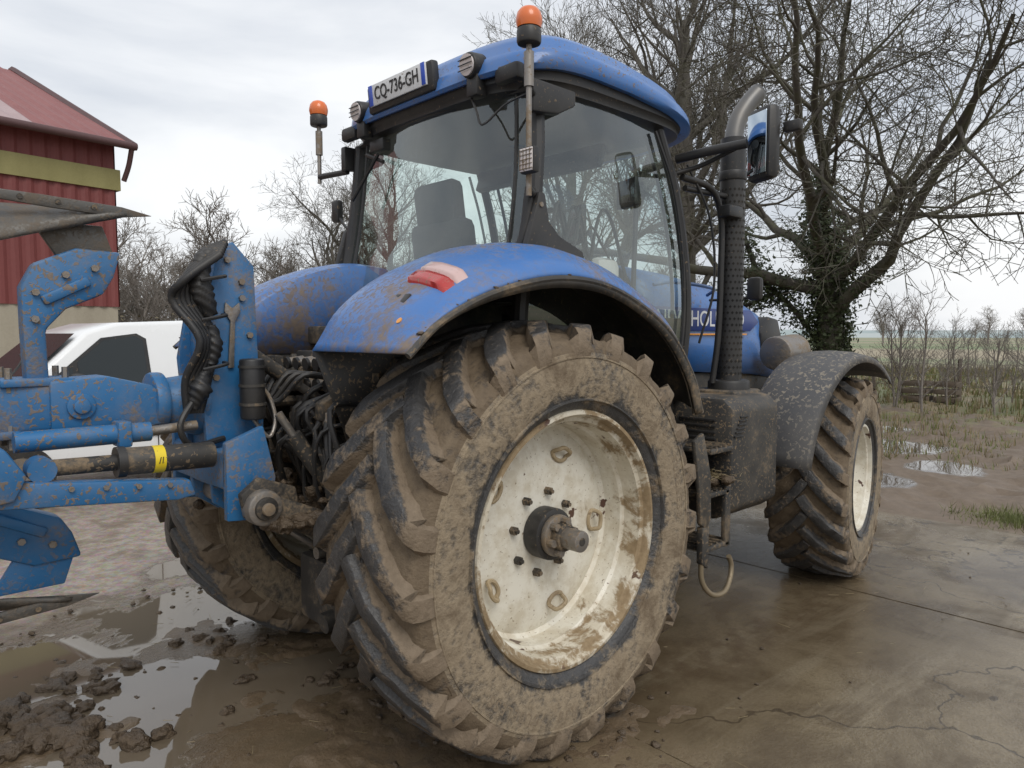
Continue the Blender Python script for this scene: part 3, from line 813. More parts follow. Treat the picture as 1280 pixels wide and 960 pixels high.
def wheel(loc, R, hw, rb, nl, side, tag, rot=0, sc_=1):
    L = Vector(loc)
    tyre(tag+'_tyre', R, hw, rb, nl, loc, tr, rot, sc_)
    s = side
    k_ = rb/.56
    p = [(.86*hw*s, rb+.012), (.90*hw*s, rb+.006), (.905*hw*s, rb-.010), (.87*hw*s, rb-.018*k_), (.80*hw*s, rb-.024*k_), (.77*hw*s, rb-.042*k_), (.50*hw*s, rb-.050*k_), (.45*hw*s, rb-.062*k_), (.17*hw*s, rb-.066*k_), (.12*hw*s, rb-.085*k_), (.17*hw*s, rb-.115*k_), (.21*hw*s, rb-.17*k_), (.245*hw*s, rb-.25*k_), (.25*hw*s, .15*k_), (.25*hw*s, .001)]
    o = revolve(tag+'_rim', p, CREAM, tr, loc, seg=96); o.rotation_euler[2] = rot
    p2 = [(.12*hw*s, rb-.085*k_), (0, rb-.10*k_), (-.6*hw*s, rb-.07*k_), (-.88*hw*s, rb-.02), (-.9*hw*s, rb+.01)]
    o = revolve(tag+'_rim_inner', p2, CREAM, tr, loc); o.rotation_euler[2] = rot
    def W(x, y, z): return (Matrix.Translation(L) @ Matrix.Rotation(rot, 4, 'Z')) @ Vector((x, y, z))
    face = .25*hw*s
    it = []
    for q in range(8):
        a = 2*math.pi*q/8+.2; r = .185*k_
        it.append(([W(r*math.sin(a), face, r*math.cos(a)), W(r*math.sin(a), face+s*.026, r*math.cos(a))], .019, False))
        it.append(([W(r*math.sin(a), face+s*.026, r*math.cos(a)), W(r*math.sin(a), face+s*.040, r*math.cos(a))], .010, False))
    multi(tag+'_studs', it, DARKM, tr, sides=6)
    return W, face

RW = (.07, -.92, .925)
W, face = wheel(RW, .94, .32, .550, 23, -1, 'rear_right')
cyl('hub_drum', W(0, face, 0), W(0, face-.085, 0), .115, BLACK, tr, bev=.008)
cyl('hub_flange', W(0, face-.085, 0), W(0, face-.115, 0), .092, STEEL, tr, bev=.006)
cyl('hub_core', W(0, face-.11, 0), W(0, face-.16, 0), .06, DARKM, tr, bev=.006)
it = []
for q in range(6):
    a = q*math.pi/3+.3; it.append(([W(.070*math.sin(a), face-.11, .070*math.cos(a)), W(.070*math.sin(a), face-.150, .070*math.cos(a))], .017, False))
multi('hub_bolts', it, STEEL, tr, sides=8)
cyl('axle_bar', W(0, face-.15, 0), W(0, face-.245, 0), .046, STEEL, tr, bev=.004)
cyl('axle_bar_bore', W(0, face-.243, 0), W(0, face-.2465, 0), .018, DARKM, tr)
LOOP = pm('rusty_cream', (0.36, 0.28, 0.17), .6, 0, mud=.5, splat=.4)
it = []
for q in range(5):
    a = q*2*math.pi/5+.35; r = .355; c = Vector(W(r*math.sin(a), face+.006, r*math.cos(a)))
    er = Vector((math.sin(a), 0, math.cos(a))); et = Vector((math.cos(a), 0, -math.sin(a)))
    pts = [c+et*(.046*math.cos(t*math.pi/5))+er*(.030*math.sin(t*math.pi/5))+Vector((0, -.034 if t in (1, 2, 3, 4) else -.006, 0)) for t in range(11)]
    it.append((pts, .010))
multi('weight_brackets', it, LOOP, tr, sides=7)
wheel((.03, .895, .925), .94, .32, .550, 23, 1, 'rear_left')
FW = (3.28, -.93, .745)
FR = R_(10)
W, face = wheel(FW, .745, .265, .39, 20, -1, 'front_right', rot=FR, sc_=.85)
cyl('front_hub', W(0, face, 0), W(0, face-.10, 0), .10, CREAM, tr, bev=.01)
wheel((3.28, .93, .745), .745, .265, .39, 20, 1, 'front_left', rot=FR, sc_=.85)

# chassis
cyl('axle_trumpet', (.04, -.80, .925), (.04, .80, .925), .15, DARKM, tr)
for sd in (-1, 1): cyl('axle_hub', (.04, sd*.52, .925), (.04, sd*.78, .925), .22, DARKM, tr, bev=.03)
rbox('transmission_housing', (.75, 0, .95), (2.0, .62, .70), DARKM, tr, bev=.08)
rbox('rear_housing', (-.22, 0, .98), (.34, .56, .62), DARKM, tr, bev=.06)
rbox('engine', (2.5, 0, 1.15), (1.7, .60, .70), DARKM, tr, bev=.06)
rbox('front_axle', (3.28, 0, .70), (.26, 1.4, .24), DARKM, tr, bev=.05)
rbox('front_support', (3.65, 0, .95), (.9, .55, .5), BLACKM, tr, bev=.05)
prism('front_weight', [(4.0, .75), (4.35, .80), (4.35, 1.25), (4.0, 1.3)], -.5, .5, BLACK, tr, bev=.04)
cyl('pto_shaft', (-.38, 0, .72), (-.50, 0, .72), .03, STEEL, tr)
rbox('pto_guard', (-.45, 0, .84), (.2, .34, .03), BLACK, tr)
cyl('drawbar_frame', (-.35, -.15, .45), (-.55, -.15, .42), .05, DARKM, tr)
rbox('hitch_frame', (-.42, 0, .52), (.16, .38, .34), DARKM, tr, bev=.03)
for sd in (-1, 1):
    prism('lower_link', [(-.10, .60), (-.10, .72), (-.55, .98), (-.94, 1.16), (-.98, 1.06), (-.60, .86)], sd*.40-.03, sd*.40+.03, DARKM, tr, bev=.012)
    prism('lift_arm', [(-.12, 1.36), (-.12, 1.52), (-.45, 1.60), (-.66, 1.50), (-.66, 1.42), (-.42, 1.46)], sd*.34-.035, sd*.34+.035, DARKM, tr, bev=.012)
    cyl('lift_rod', (-.62, sd*.36, 1.46), (-.60, sd*.40, .95), .028, STEEL, tr)
    cyl('lift_rod_body', (-.62, sd*.36, 1.30), (-.605, sd*.39, 1.06), .042, BLACKM, tr)
    cyl('lift_cylinder', (-.30, sd*.47, .78), (-.50, sd*.43, 1.20), .05, BLACKM, tr)
    cyl('lift_piston', (-.50, sd*.43, 1.20), (-.56, sd*.39, 1.45), .025, STEEL, tr)
    cyl('check_chain', (-.30, sd*.2, .62), (-.75, sd*.38, .98), .018, STEEL, tr)
    cyl('link_ball', (-.955, sd*.37, 1.10), (-.955, sd*.45, 1.10), .074, STEEL, tr, bev=.012)
    cyl('link_ball_inner', (-.955, sd*.44, 1.10), (-.955, sd*.465, 1.10), .048, DARKM, tr, bev=.008)
    cyl('link_ball_pin', (-.955, sd*.46, 1.10), (-.955, sd*.485, 1.10), .026, STEEL, tr, bev=.006)
    prism('link_hook', [(-1.02, 1.06), (-1.04, 1.16), (-.96, 1.22), (-.80, 1.16), (-.78, 1.04), (-.90, .99)], sd*.385-.02, sd*.385+.02, DARKM, tr, bev=.01)
cyl('rock_shaft', (-.12, -.40, 1.42), (-.12, .40, 1.42), .07, DARKM, tr)
rbox('valve_block', (-.34, .02, 1.62), (.16, .62, .20), BLACKM, tr, bev=.01)
it, caps = [], []
for i in range(6):
    for j in range(2):
        y = -.25+i*.10; z = 1.57+j*.10
        it.append(([(-.42, y, z), (-.50, y, z-.01)], .026, False)); caps.append(([(-.50, y, z-.01), (-.515, y, z-.012)], .031, False))
multi('couplers', it, STEEL, tr); multi('coupler_caps', caps, BLACK, tr)
rbox('coupler_tag', (-.425, -.30, 1.68), (.02, .05, .05), RED, tr); rbox('coupler_tag_2', (-.425, .29, 1.66), (.02, .04, .05), AMBER, tr)
rnd = random.Random(4); it = []
for i in range(26):
    y0 = rnd.uniform(-.5, .35); z0 = rnd.uniform(1.3, 1.65); y1 = y0+rnd.uniform(-.2, .2)
    it.append(([(-.40, y0, z0), (-.56-rnd.random()*.14, (y0+y1)/2, z0-rnd.uniform(-.03, .1)), (-.52-rnd.random()*.12, y1, z0-.35*rnd.uniform(.6, 1.2)), (-.36, y1+rnd.uniform(-.1, .1), z0-.5-rnd.random()*.15)], rnd.uniform(.008, .017)))
multi('rear_hoses', it, RUBH, tr, sides=8)
it, it2 = [], []
for i in range(30):
    p = Vector((rnd.uniform(-.52, -.36), rnd.uniform(-.5, .35), rnd.uniform(.95, 1.68)))
    ax = [Vector((-1, 0, 0)), Vector((0, 0, 1)), Vector((0, 1, 0)), Vector((-.7, 0, -.7))][i % 4]
    (it if i % 3 else it2).append(([p, p+ax*rnd.uniform(.04, .16)], rnd.uniform(.014, .034), False))
multi('hydraulic_fittings', it, DARKM, tr, sides=8); multi('hydraulic_fittings_steel', it2, STEEL, tr, sides=6)
for i in range(9):
    rbox('hitch_block_%d' % i, (rnd.uniform(-.46, -.34), rnd.uniform(-.48, .3), rnd.uniform(1.0, 1.6)), (rnd.uniform(.05, .12), rnd.uniform(.06, .14), rnd.uniform(.05, .14)), DARKM, tr, bev=.01)
cyl('trailer_ram', (-.52, -.30, 1.02), (-.74, -.26, 1.36), .036, BLACKM, tr); cyl('trailer_ram_rod', (-.74, -.26, 1.36), (-.80, -.25, 1.46), .018, STEEL, tr)
it = []
for i in range(7):
    y0 = -.22+.08*i
    it.append(([(-.51, y0, 1.60), (-.66, y0, 1.62), (-.76, y0*.6, 1.50), (-.83, y0*.4, 1.66), (-.90, y0*.3, 1.78+.03*(i % 3))], .012))
multi('plough_hoses', it, RUBH, tr, sides=8)
rbox('rear_bracket_r', (-.30, -.50, 1.45), (.16, .08, .5), BLACKM, tr, bev=.015)
rbox('rear_bracket_l', (-.30, .50, 1.45), (.16, .08, .5), BLACKM, tr, bev=.015)
rbox('rear_crossmember', (-.22, 0, 1.80), (.10, 1.0, .10), BLACKM, tr, bev=.015)
rbox('battery_box', (-.18, -.42, 1.62), (.28, .22, .26), BLACKM, tr, bev=.02)
rbox('rear_plate_box', (-.22, .30, 1.25), (.22, .3, .2), DARKM, tr, bev=.02)
it = []
for i in range(44): it.append((-.55+rnd.gauss(0, .16), rnd.uniform(-.5, .4), 1.02+rnd.gauss(0, .06), rnd.uniform(.02, .055), .8))
for i in range(18): it.append((-.84+rnd.gauss(0, .05), -.42+rnd.gauss(0, .05), 1.02, rnd.uniform(.02, .045), .8))
lumps('caked_mud', it, MUDM, tr, sub=3)

# rear fenders
LIP = [(-.755, 1.735), (-.60, 1.86), (-.335, 1.975), (.03, 2.045), (.40, 2.01), (.785, 1.845), (1.02, 1.61), (1.12, 1.40)]
OW = [0, .40, .75, 1, 1, 1, 1, 1]
CX, CZ = .05, .95
lipP = smooth_path([(x, w, z) for (x, z), w in zip(LIP, OW)], 6)
def frow(off, y=0):
    r = []
    for p in lipP:
        d = Vector((p.x-CX, 0, p.z-CZ)).normalized()
        q = Vector((p.x, 0, p.z))+d*(off*p.y)
        r.append(q)
    return r
def fender_pt(xq, off):
    row = frow(off)
    for a, b in zip(row[:-1], row[1:]):
        if a.x <= xq <= b.x: return a.lerp(b, (xq-a.x)/(b.x-a.x)), (b-a).normalized()
    return row[0], (row[1]-row[0]).normalized()
for sd, nm in ((-1, 'right'), (1, 'left')):
    f_ = 1 if sd < 0 else -1
    spec = [(.120, -.485), (.155, -.50), (.175, -.60), (.172, -.78), (.152, -.92), (.115, -1.03), (.065, -1.105), (.02, -1.145), (0, -1.15)]
    rows = [[Vector((p.x, y*f_, p.z)) for p in frow(off)] for off, y in spec]
    rows.insert(0, [Vector((p.x*.97, .478*sd, max(p.z-.42, min(p.z, 1.70)))) for p in frow(.10)])
    if sd < 0: rows = rows[::-1]
    grid('fender_'+nm, rows, BLUE_F, tr, solid=.008)
    under = []
    for off, y in [(-.03, -.50), (.14, -.52), (.14, -.80), (.10, -1.0), (.03, -1.11), (-.02, -1.135)]:
        under.append([Vector((p.x+.01*(-1 if p.x > .05 else 1), y*f_, p.z)) for p in frow(off-.014)])
    grid('fender_liner_'+nm, under, BLACKM, tr, solid=.006)
    lip = [Vector((p.x, 1.158*sd, p.z-.008)) for p in lipP]
    V, F = [], []; sweep(lip, [.014]*len(lip), 8, V, F); mesh_obj('fender_lip_'+nm, V, F, BLACKM, tr)
    lip2a = [Vector((p.x, 1.165*sd, p.z)) for p in frow(-.005)]; lip2b = [Vector((p.x, 1.15*sd, p.z)) for p in frow(-.045)]
    grid('fender_flap_'+nm, [lip2a, lip2b], BLACKM, tr, solid=.012)
    wall = [Vector((p.x, .49*sd, p.z)) for p in frow(.0)]; wb = [Vector((p.x*.8, .49*sd, min(p.z-.35, 1.35))) for p in frow(0)]
    grid('fender_wall_'+nm, [wall, wb], BLACKM, tr, solid=.01)
    # tail lamp bedded in the fender surface: lens strips follow the surface
    def lens(nm2, x0, x1, lift, mat):
        rws = []
        for t in np.linspace(0, 1, 9):
            yy = -(.815+.265*t); off = float(np.interp(-yy, [.78, .92, 1.03, 1.105], [.172, .152, .115, .065]))
            row = []
            for u in np.linspace(0, 1, 7):
                p, tg = fender_pt(x0+(x1-x0)*u, off); nn = Vector((-tg.z, 0, tg.x))
                edge = min(1, min(u, 1-u)*6, min(t, 1-t)*9)
                q = p+nn*(-.006+(lift+.006)*math.sqrt(max(0, edge)))
                row.append(Vector((q.x, yy*f_, q.z)))
            rws.append(row)
        if sd < 0: rws = rws[::-1]
        grid(nm2+'_'+nm, rws, mat, tr, ang=1.2)
    lens('tail_lamp_bezel', -.535, -.385, .008, RED)
    lens('tail_lamp_red', -.530, -.458, .026, RED)
    lens('tail_lamp_white', -.466, -.392, .026, PINKL)
    for i in range(2):
        p, tg = fender_pt(-.60, .14)
        rbox('fender_switch_%d_%s' % (i, nm), (p.x, sd*(.93-.06*i), p.z+.002), (.05, .035, .02), BLACK, tr, rot=(0, R_(-48), 0), bev=.005)
    cyl('fender_reflector_'+nm, (-.670, sd*1.0, 1.845), (-.682, sd*1.0, 1.855), .013, AMBER, tr)
    it = []
    for i in range(26):
        p = lipP[rnd.randrange(2, len(lipP)-10)]; it.append((p.x+rnd.gauss(0, .01), 1.14*sd+rnd.gauss(0, .010), p.z+.008, rnd.uniform(.005, .014), .5))
    lumps('fender_mud_'+nm, it, MUDM, tr)

# cab
FP = [(1.25, 2.97), (1.38, 2.65), (1.465, 2.3), (1.50, 1.95), (1.49, 1.6)]
RP = [(.27, 2.97), (.25, 2.65), (.20, 2.3), (.13, 1.98), (.13, 1.6)]
YP = [.765, .79, .805, .81, .79]
def sm(a): return smooth_path([(p[0], 0, p[1]) for p in a], 5)
fpS = sm(FP); rpS = sm(RP); ypS = [p.x for p in smooth_path([(y, 0, 0) for y in YP], 5)]
for sd in (-1, 1):
    rowsG = []
    for a, b, y in zip(fpS, rpS, ypS):
        rowsG.append([Vector((b.x+(a.x-b.x)*t, sd*(y+.03*math.sin(math.pi*t)), b.z+(a.z-b.z)*t)) for t in np.linspace(0, 1, 8)])
    grid('side_glass', rowsG, GLASS, tr)
    for nm, P, r in (('front_pillar', fpS, .030), ('rear_pillar', rpS, .040)):
        V, F = [], []; sweep([Vector((p.x, sd*y, p.z)) for p, y in zip(P, ypS)], [r]*len(P), 10, V, F); mesh_obj(nm, V, F, BLACK, tr)
    prism('pillar_foot', [(.06, 2.06), (.14, 2.30), (.19, 2.46), (.23, 2.46), (.26, 2.33), (.33, 2.27), (.50, 2.21), (.53, 2.13), (.50, 2.08)], sd*.83, sd*.87, BLACK, tr, bev=.012)
    multi('foot_bolts', [([(x, sd*.868, z), (x, sd*.876, z)], .012, False) for x, z in ((.42, 2.17), (.20, 2.40), (.13, 2.12))], STEEL, tr, sides=8)
    fr = [Vector((1.18, sd*.80, 2.93)), Vector((1.31, sd*.83, 2.65)), Vector((1.40, sd*.84, 2.3)), Vector((1.43, sd*.84, 1.95)), Vector((1.41, sd*.83, 1.65))]
    tube('door_seal', fr, .010, BLACK, tr, sides=6)
    prism('upper_bracket', [(.17, 2.82), (.17, 2.97), (.46, 2.97), (.46, 2.90), (.34, 2.84)], sd*.80, sd*.85, BLACK, tr, bev=.01)
for nm, P, bul in (('rear_glass', rpS, -.10), ('windscreen', fpS, .12)):
    rowsG = []
    for p, y in zip(P, ypS):
        rowsG.append([Vector((p.x+bul*math.cos(t*math.pi/2), y*t, p.z)) for t in np.linspace(-1, 1, 15)])
    grid(nm, rowsG, GLASS, tr)
    tube(nm+'_top_seal', rowsG[0][::2], .022, BLACK, tr, sides=8, n=3)
    j = 15 if nm == 'rear_glass' else 19
    tube(nm+'_bottom_seal', rowsG[j][::2], .024, BLACK, tr, sides=8, n=3)
    for sd in (-1, 1):
        tube(nm+'_side_seal', [r[7+sd*6] for r in rowsG[:j+1:3]], .011, BLACK, tr, sides=8, n=3)
rbox('cab_floor', (.82, 0, 1.50), (1.38, 1.50, .40), BLACK, tr, bev=.05)
rbox('cab_rear_panel', (.05, 0, 1.82), (.16, .93, .30), BLACK, tr, bev=.05)
rbox('cab_dash', (1.30, .22, 1.98), (.22, .44, .44), BLACK, tr, bev=.05)
def roof_layer(z, s, ex=4.5, dropf=0.0, cx=.885, ax=.785, ay=.87, n=64):
    r = []
    for i in range(n):
        a = 2*math.pi*i/n; c, s_ = math.cos(a), math.sin(a)
        x = cx+ax*s*math.copysign(abs(c)**(2/ex), c); y = ay*s*math.copysign(abs(s_)**(2/ex), s_)
        t = (x-.55)/1.15
        r.append(Vector((x, y, z-dropf*max(0, t)**2.2-(dropf*.35*max(0, (.45-x)/.35)**2))))
    return r
rows = [roof_layer(3.06, .93, dropf=.10), roof_layer(3.055, 1.0, dropf=.10), roof_layer(3.08, 1.02, dropf=.12), roof_layer(3.13, 1.012, dropf=.14), roof_layer(3.155, .995, dropf=.145), roof_layer(3.165, .972, dropf=.145), roof_layer(3.21, .95, dropf=.15), roof_layer(3.245, .90, dropf=.15), roof_layer(3.268, .80, dropf=.14), roof_layer(3.285, .62, dropf=.12), roof_layer(3.292, .35, dropf=.1), roof_layer(3.294, .02, dropf=.1)]
grid('roof_shell', rows, BLUE, tr, closed=True)
rows = [roof_layer(2.945, .05), roof_layer(2.945, .88), roof_layer(2.965, .945), roof_layer(3.00, .950, dropf=.02), roof_layer(3.01, .965, dropf=.02), roof_layer(3.06, .965, dropf=.08), roof_layer(3.07, .90, dropf=.08)]
grid('roof_liner', rows, BLACK, tr, closed=True)
rbox('plate_carrier', (.085, .06, 3.115), (.05, .60, .15), BLACK, tr, rot=(0, R_(-6), 0), bev=.015)
rbox('number_plate', (.052, .06, 3.125), (.012, .52, .112), WHITE, tr, rot=(0, R_(-6), 0), bev=.003)
rbox('plate_band', (.0445, .302, 3.125), (.004, .034, .108), pm('plate_blue', (.02, .08, .5), .4, 0, 0, 0), tr, rot=(0, R_(-6), 0), bev=.001)
rbox('plate_band_r', (.0445, -.182, 3.125), (.004, .030, .108), pm('plate_blue2', (.02, .08, .5), .4, 0, 0, 0), tr, rot=(0, R_(-6), 0), bev=.001)
def text(name, body, size, M, mat, ext=.001):
    c = bpy.data.curves.new(name, 'FONT'); c.body = body; c.size = size; c.extrude = ext; c.align_x = 'CENTER'; c.align_y = 'CENTER'; c.offset = .0008
    c.materials.append(mat); o = bpy.data.objects.new(name, c); o.matrix_world = M; sc.collection.objects.link(o); o.parent = tr; return o
Mr = Matrix(((0, 0, -1, .0435), (-1, 0, 0, .06), (0, 1, 0, 3.125), (0, 0, 0, 1)))
INK = pm('ink', (.012, .012, .013), .5, 0, 0, 0)
text('plate_text', 'CQ-736-GH', .096, Mr @ Matrix.Rotation(R_(6), 4, 'X') @ Matrix.Diagonal((.83, 1, 1, 1)), INK)
TXT = '650/65 R38   TUBELESS'
for i, ch in enumerate(TXT):
    if ch == ' ': continue
    for base_a in (R_(195), R_(60)):
        a = base_a+(len(TXT)/2-i)*-.056
        r = .725; er = Vector((math.sin(a), 0, math.cos(a))); et = Vector((math.cos(a), 0, -math.sin(a)))
        M = Matrix(((et.x, er.x, 0, RW[0]+r*er.x), (0, 0, -1, RW[1]-.3262), (et.z, er.z, 0, RW[2]+r*er.z), (0, 0, 0, 1)))
        text('sidewall_letter', ch, .060, M, TAN, .0012)
for sd in (-1, 1):
    y = sd*.50
    cyl('work_lamp', (.16, y, 3.10), (.07, y, 3.09), .060, BLACK, tr, bev=.012)
    cyl('work_lamp_lens', (.07, y, 3.09), (.062, y, 3.089), .050, WHITEL, tr)
    multi('work_lamp_grille', [([(.055, y-.05, 3.09+dz), (.055, y+.05, 3.09+dz)], .003) for dz in (-.025, 0, .025)], BLACK, tr, sides=5)
    rbox('lamp_bracket', (.13, y, 3.01), (.07, .08, .12), BLACK, tr)
    rbox('roof_corner_lamp', (.16, sd*.70, 3.02), (.06, .16, .08), BLACK, tr, bev=.02)
for (x, y, z0, zt, nm) in [(.09, -.90, 2.42, 3.095, 'right'), (.15, 1.08, 2.78, 3.16, 'left')]:
    q_ = .88
    cyl('beacon_pole_'+nm, (x, y, z0), (x, y, zt), .013, STEEL, tr)
    cyl('beacon_sleeve_'+nm, (x, y, zt-.20), (x, y, zt-.05), .022, STEEL, tr)
    cyl('beacon_base_'+nm, (x, y, zt-.02), (x, y, zt+.05), .062*q_, BLACK, tr, bev=.012)
    pr = [(0.05, .060), (.075, .067), (.09, .067), (.115, .060), (.132, .045), (.142, .02), (.143, .0)]
    V, F = [], []
    for h, r in pr:
        for q in range(24): V.append((x+r*q_*math.cos(q*math.pi/12), y+r*q_*math.sin(q*math.pi/12), zt+h))
    for i in range(len(pr)-1):
        for q in range(24): q2 = (q+1) % 24; F.append((i*24+q, i*24+q2, (i+1)*24+q2, (i+1)*24+q))
    mesh_obj('beacon_dome_'+nm, V, F, ORANGE, tr)
multi('beacon_arms', [([(.15, 1.08, 2.82), (.2, .82, 2.82)], .018), ([(.09, -.90, 2.45), (.2, -.82, 2.45)], .018), ([(.09, -.90, 2.9), (.2, -.82, 2.9)], .016)], BLACK, tr)
rbox('led_lamp', (.075, -.92, 2.57), (.04, .09, .115), BLACK, tr, bev=.01); rbox('led_lamp_lens', (.053, -.92, 2.57), (.006, .078, .10), WHITEL, tr, bev=.002)
multi('led_grid', [([(.048, -.96, 2.53+.02*i), (.048, -.88, 2.53+.02*i)], .002) for i in range(5)]+[([(.048, -.945+.02*i, 2.525), (.048, -.945+.02*i, 2.615)], .002) for i in range(4)], STEEL, tr, sides=4)
tube('lamp_cable', [(.14, -.42, 3.02), (.11, -.52, 2.88), (.10, -.58, 2.80), (.15, -.68, 2.88), (.2, -.78, 2.92)], .006, RUBH, tr, sides=6)
tube('rear_wiper', [(.15, .52, 2.86), (.12, .30, 2.78)], .012, BLACK, tr, sides=6)
tube('rear_wiper_blade', [(.10, .60, 2.60), (.115, .34, 2.83)], .011, BLACK, tr, sides=6)
rbox('wiper_motor', (.18, .42, 2.90), (.06, .14, .07), BLACK, tr)
tube('pillar_curve', [(.10, -.55, 2.03), (.11, -.70, 2.08), (.15, -.80, 2.24), (.18, -.82, 2.48)], .026, BLACK, tr)
rbox('left_mirror', (.32, 1.16, 2.63), (.05, .09, .15), BLACK, tr, bev=.02); tube('left_mirror_arm', [(.32, 1.15, 2.60), (.3, 1.0, 2.5), (.25, .82, 2.5)], .01, BLACK, tr, sides=6)
# interior
rbox('seat_base', (.72, .14, 1.92), (.5, .5, .16), SEAT, tr, bev=.06)
rbox('seat_back', (.44, .14, 2.20), (.14, .50, .54), SEAT, tr, rot=(0, R_(-8), 0), bev=.065)
rbox('seat_upper', (.40, .14, 2.50), (.11, .38, .36), SEAT, tr, rot=(0, R_(-8), 0), bev=.05)
rbox('seat_lumbar', (.37, .14, 2.10), (.06, .38, .26), BLACK, tr, rot=(0, R_(-8), 0), bev=.03)
rbox('seat_armrest_left', (.62, .44, 2.16), (.34, .07, .06), BLACK, tr, bev=.025)
rbox('passenger_seat', (.42, .58, 2.02), (.30, .22, .40), SEAT, tr, bev=.05)
rbox('armrest', (.70, -.24, 2.20), (.46, .18, .12), BLACK, tr, bev=.03)
rbox('side_console', (.70, -.52, 1.98), (.8, .26, .32), BLACK, tr, bev=.04)
tube('joystick', [(.86, -.22, 2.24), (.88, -.22, 2.36), (.85, -.22, 2.44)], .026, BLACK, tr)
rbox('monitor', (1.02, -.34, 2.44), (.04, .30, .22), BLACK, tr, rot=(0, 0, R_(-25)), bev=.012)
rbox('monitor_screen', (.997, -.33, 2.44), (.006, .26, .18), SCREEN, tr, rot=(0, 0, R_(-25)), bev=.002)
rbox('monitor_2', (1.20, -.60, 2.62), (.04, .20, .16), BLACK, tr, rot=(0, 0, R_(-20)), bev=.01)
tube('monitor_stalk', [(1.23, -.62, 2.0), (1.24, -.63, 2.6)], .015, BLACK, tr)
tube('monitor_stalk_2', [(.92, -.34, 2.18), (1.02, -.32, 2.38)], .014, BLACK, tr)
SY = -.06
pts = [(1.02+.09*math.sin(a), .21*math.cos(a)+SY, 2.40+.18*math.sin(a)) for a in np.linspace(0, 2*math.pi, 17)]
tube('steering_wheel', pts, .017, BLACK, tr, sides=8, n=2); cyl('steering_column', (1.03, SY, 2.40), (1.30, .10, 1.95), .05, BLACK, tr)
multi('steering_spokes', [([(1.02, SY, 2.40), (1.02+.09*math.sin(a), .21*math.cos(a)+SY, 2.40+.18*math.sin(a))], .013) for a in (0, 2.1, 4.2)], BLACK, tr, sides=6)
rbox('inner_bag', (.95, -.62, 2.14), (.2, .12, .18), WHITEL, tr, bev=.05)
rbox('rear_ledge', (.24, .0, 1.98), (.20, 1.2, .06), BLACK, tr, bev=.025)
rbox('cab_vent_column', (.34, -.62, 2.42), (.10, .12, .5), BLACK, tr, bev=.03)
rbox('sun_visor', (1.15, .1, 2.86), (.05, 1.1, .14), BLACK, tr, rot=(0, R_(20), 0), bev=.01)
it = []
for i in range(7):
    x0 = rnd.uniform(.42, .9); x1 = x0+rnd.uniform(.1, .4); it.append(([(x0, -.60, 2.10), (x0+.05, -.64, rnd.uniform(2.3, 2.5)), ((x0+x1)/2, -.62, rnd.uniform(2.25, 2.5)), (x1, -.6, 2.12)], rnd.uniform(.006, .012)))
multi('interior_cables', it, RUBH, tr, sides=6)

# hood
def hsec(x, hw, zt, zb, n=22, ex=3.2):
    r = []
    for i in range(n+1):
        a = math.pi*i/n
        c, s_ = math.cos(a), math.sin(a)
        r.append(Vector((x, -hw*math.copysign(abs(c)**(2/ex), c), zb+(zt-zb)*abs(s_)**(2/ex))))
    return r
hs = [(1.58, .43, 2.28, 1.55), (2.1, .43, 2.25, 1.55), (2.6, .425, 2.20, 1.52), (3.0, .42, 2.13, 1.50), (3.35, .40, 2.03, 1.46), (3.6, .38, 1.92, 1.42), (3.78, .34, 1.76, 1.38), (3.86, .28, 1.55, 1.34), (3.88, .2, 1.40, 1.32)]
grid('hood', [hsec(*h) for h in hs], BLUE, tr, solid=.01)
prism('hood_side_grille', [(3.18, 1.60), (3.18, 1.82), (3.30, 1.95), (3.46, 1.93), (3.55, 1.75), (3.50, 1.60)], -.418, -.30, BLACK, tr, bev=.02)
prism('hood_stripe', [(1.62, 1.83), (2.95, 1.83), (3.08, 1.90), (2.95, 1.99), (1.62, 1.99)], -.445, -.40, pm('decal_dark', (.012, .04, .20), .35, 0, .05, .1), tr, bev=.003)
Ms = Matrix(((1, 0, 0, 2.28), (0, 0, -1, -.4465), (0, 1, 0, 1.91), (0, 0, 0, 1)))
text('hood_lettering', 'NEW HOLLAND', .155, Ms, WHITE)
prism('hood_gold_line', [(1.62, 1.80), (2.9, 1.80), (2.9, 1.812), (1.62, 1.812)], -.443, -.40, AMBER, tr, bev=.001)
prism('engine_side_cover', [(1.62, 1.10), (3.5, 1.10), (3.55, 1.52), (1.62, 1.54)], -.40, .40, BLACKM, tr, bev=.02)
for i in range(6): rbox('side_vent_%d' % i, (2.0+i*.12, -.405, 1.66), (.05, .02, .12), BLACK, tr, bev=.006)
EX, EY = 1.95, -.84
V, F = [], []
sweep([Vector((EX, EY, 1.50)), Vector((EX, EY, 3.02))], [.078, .078], 28, V, F); mesh_obj('exhaust_shield', V, F, BLACK, tr)
V, F = [], []
for i in range(34):
    for q in range(18):
        a = 2*math.pi*(q+.5*(i % 2))/18; z = 1.56+i*.038
        if z > 2.72: continue
        nn_ = Vector((math.cos(a), math.sin(a), 0)); t = Vector((-math.sin(a), math.cos(a), 0)); c = Vector((EX, EY, z))+nn_*.0792
        b = len(V); V += [c-t*.009, c+Vector((0, 0, -.010)), c+t*.009, c+Vector((0, 0, .010))]; F.append((b, b+1, b+2, b+3))
HOLE = pm('slot_black', (.003, .003, .003), .9, 0, 0, 0)
mesh_obj('exhaust_slots', V, F, HOLE, tr, smooth=False)
cyl('exhaust_collar', (EX, EY, 2.76), (EX, EY, 2.82), .086, BLACK, tr, bev=.01)
P = smooth_path([(EX, EY, 3.0), (EX+.01, EY, 3.06), (EX+.04, EY-.01, 3.15), (EX+.10, EY-.04, 3.25), (EX+.17, EY-.07, 3.33)], 5)
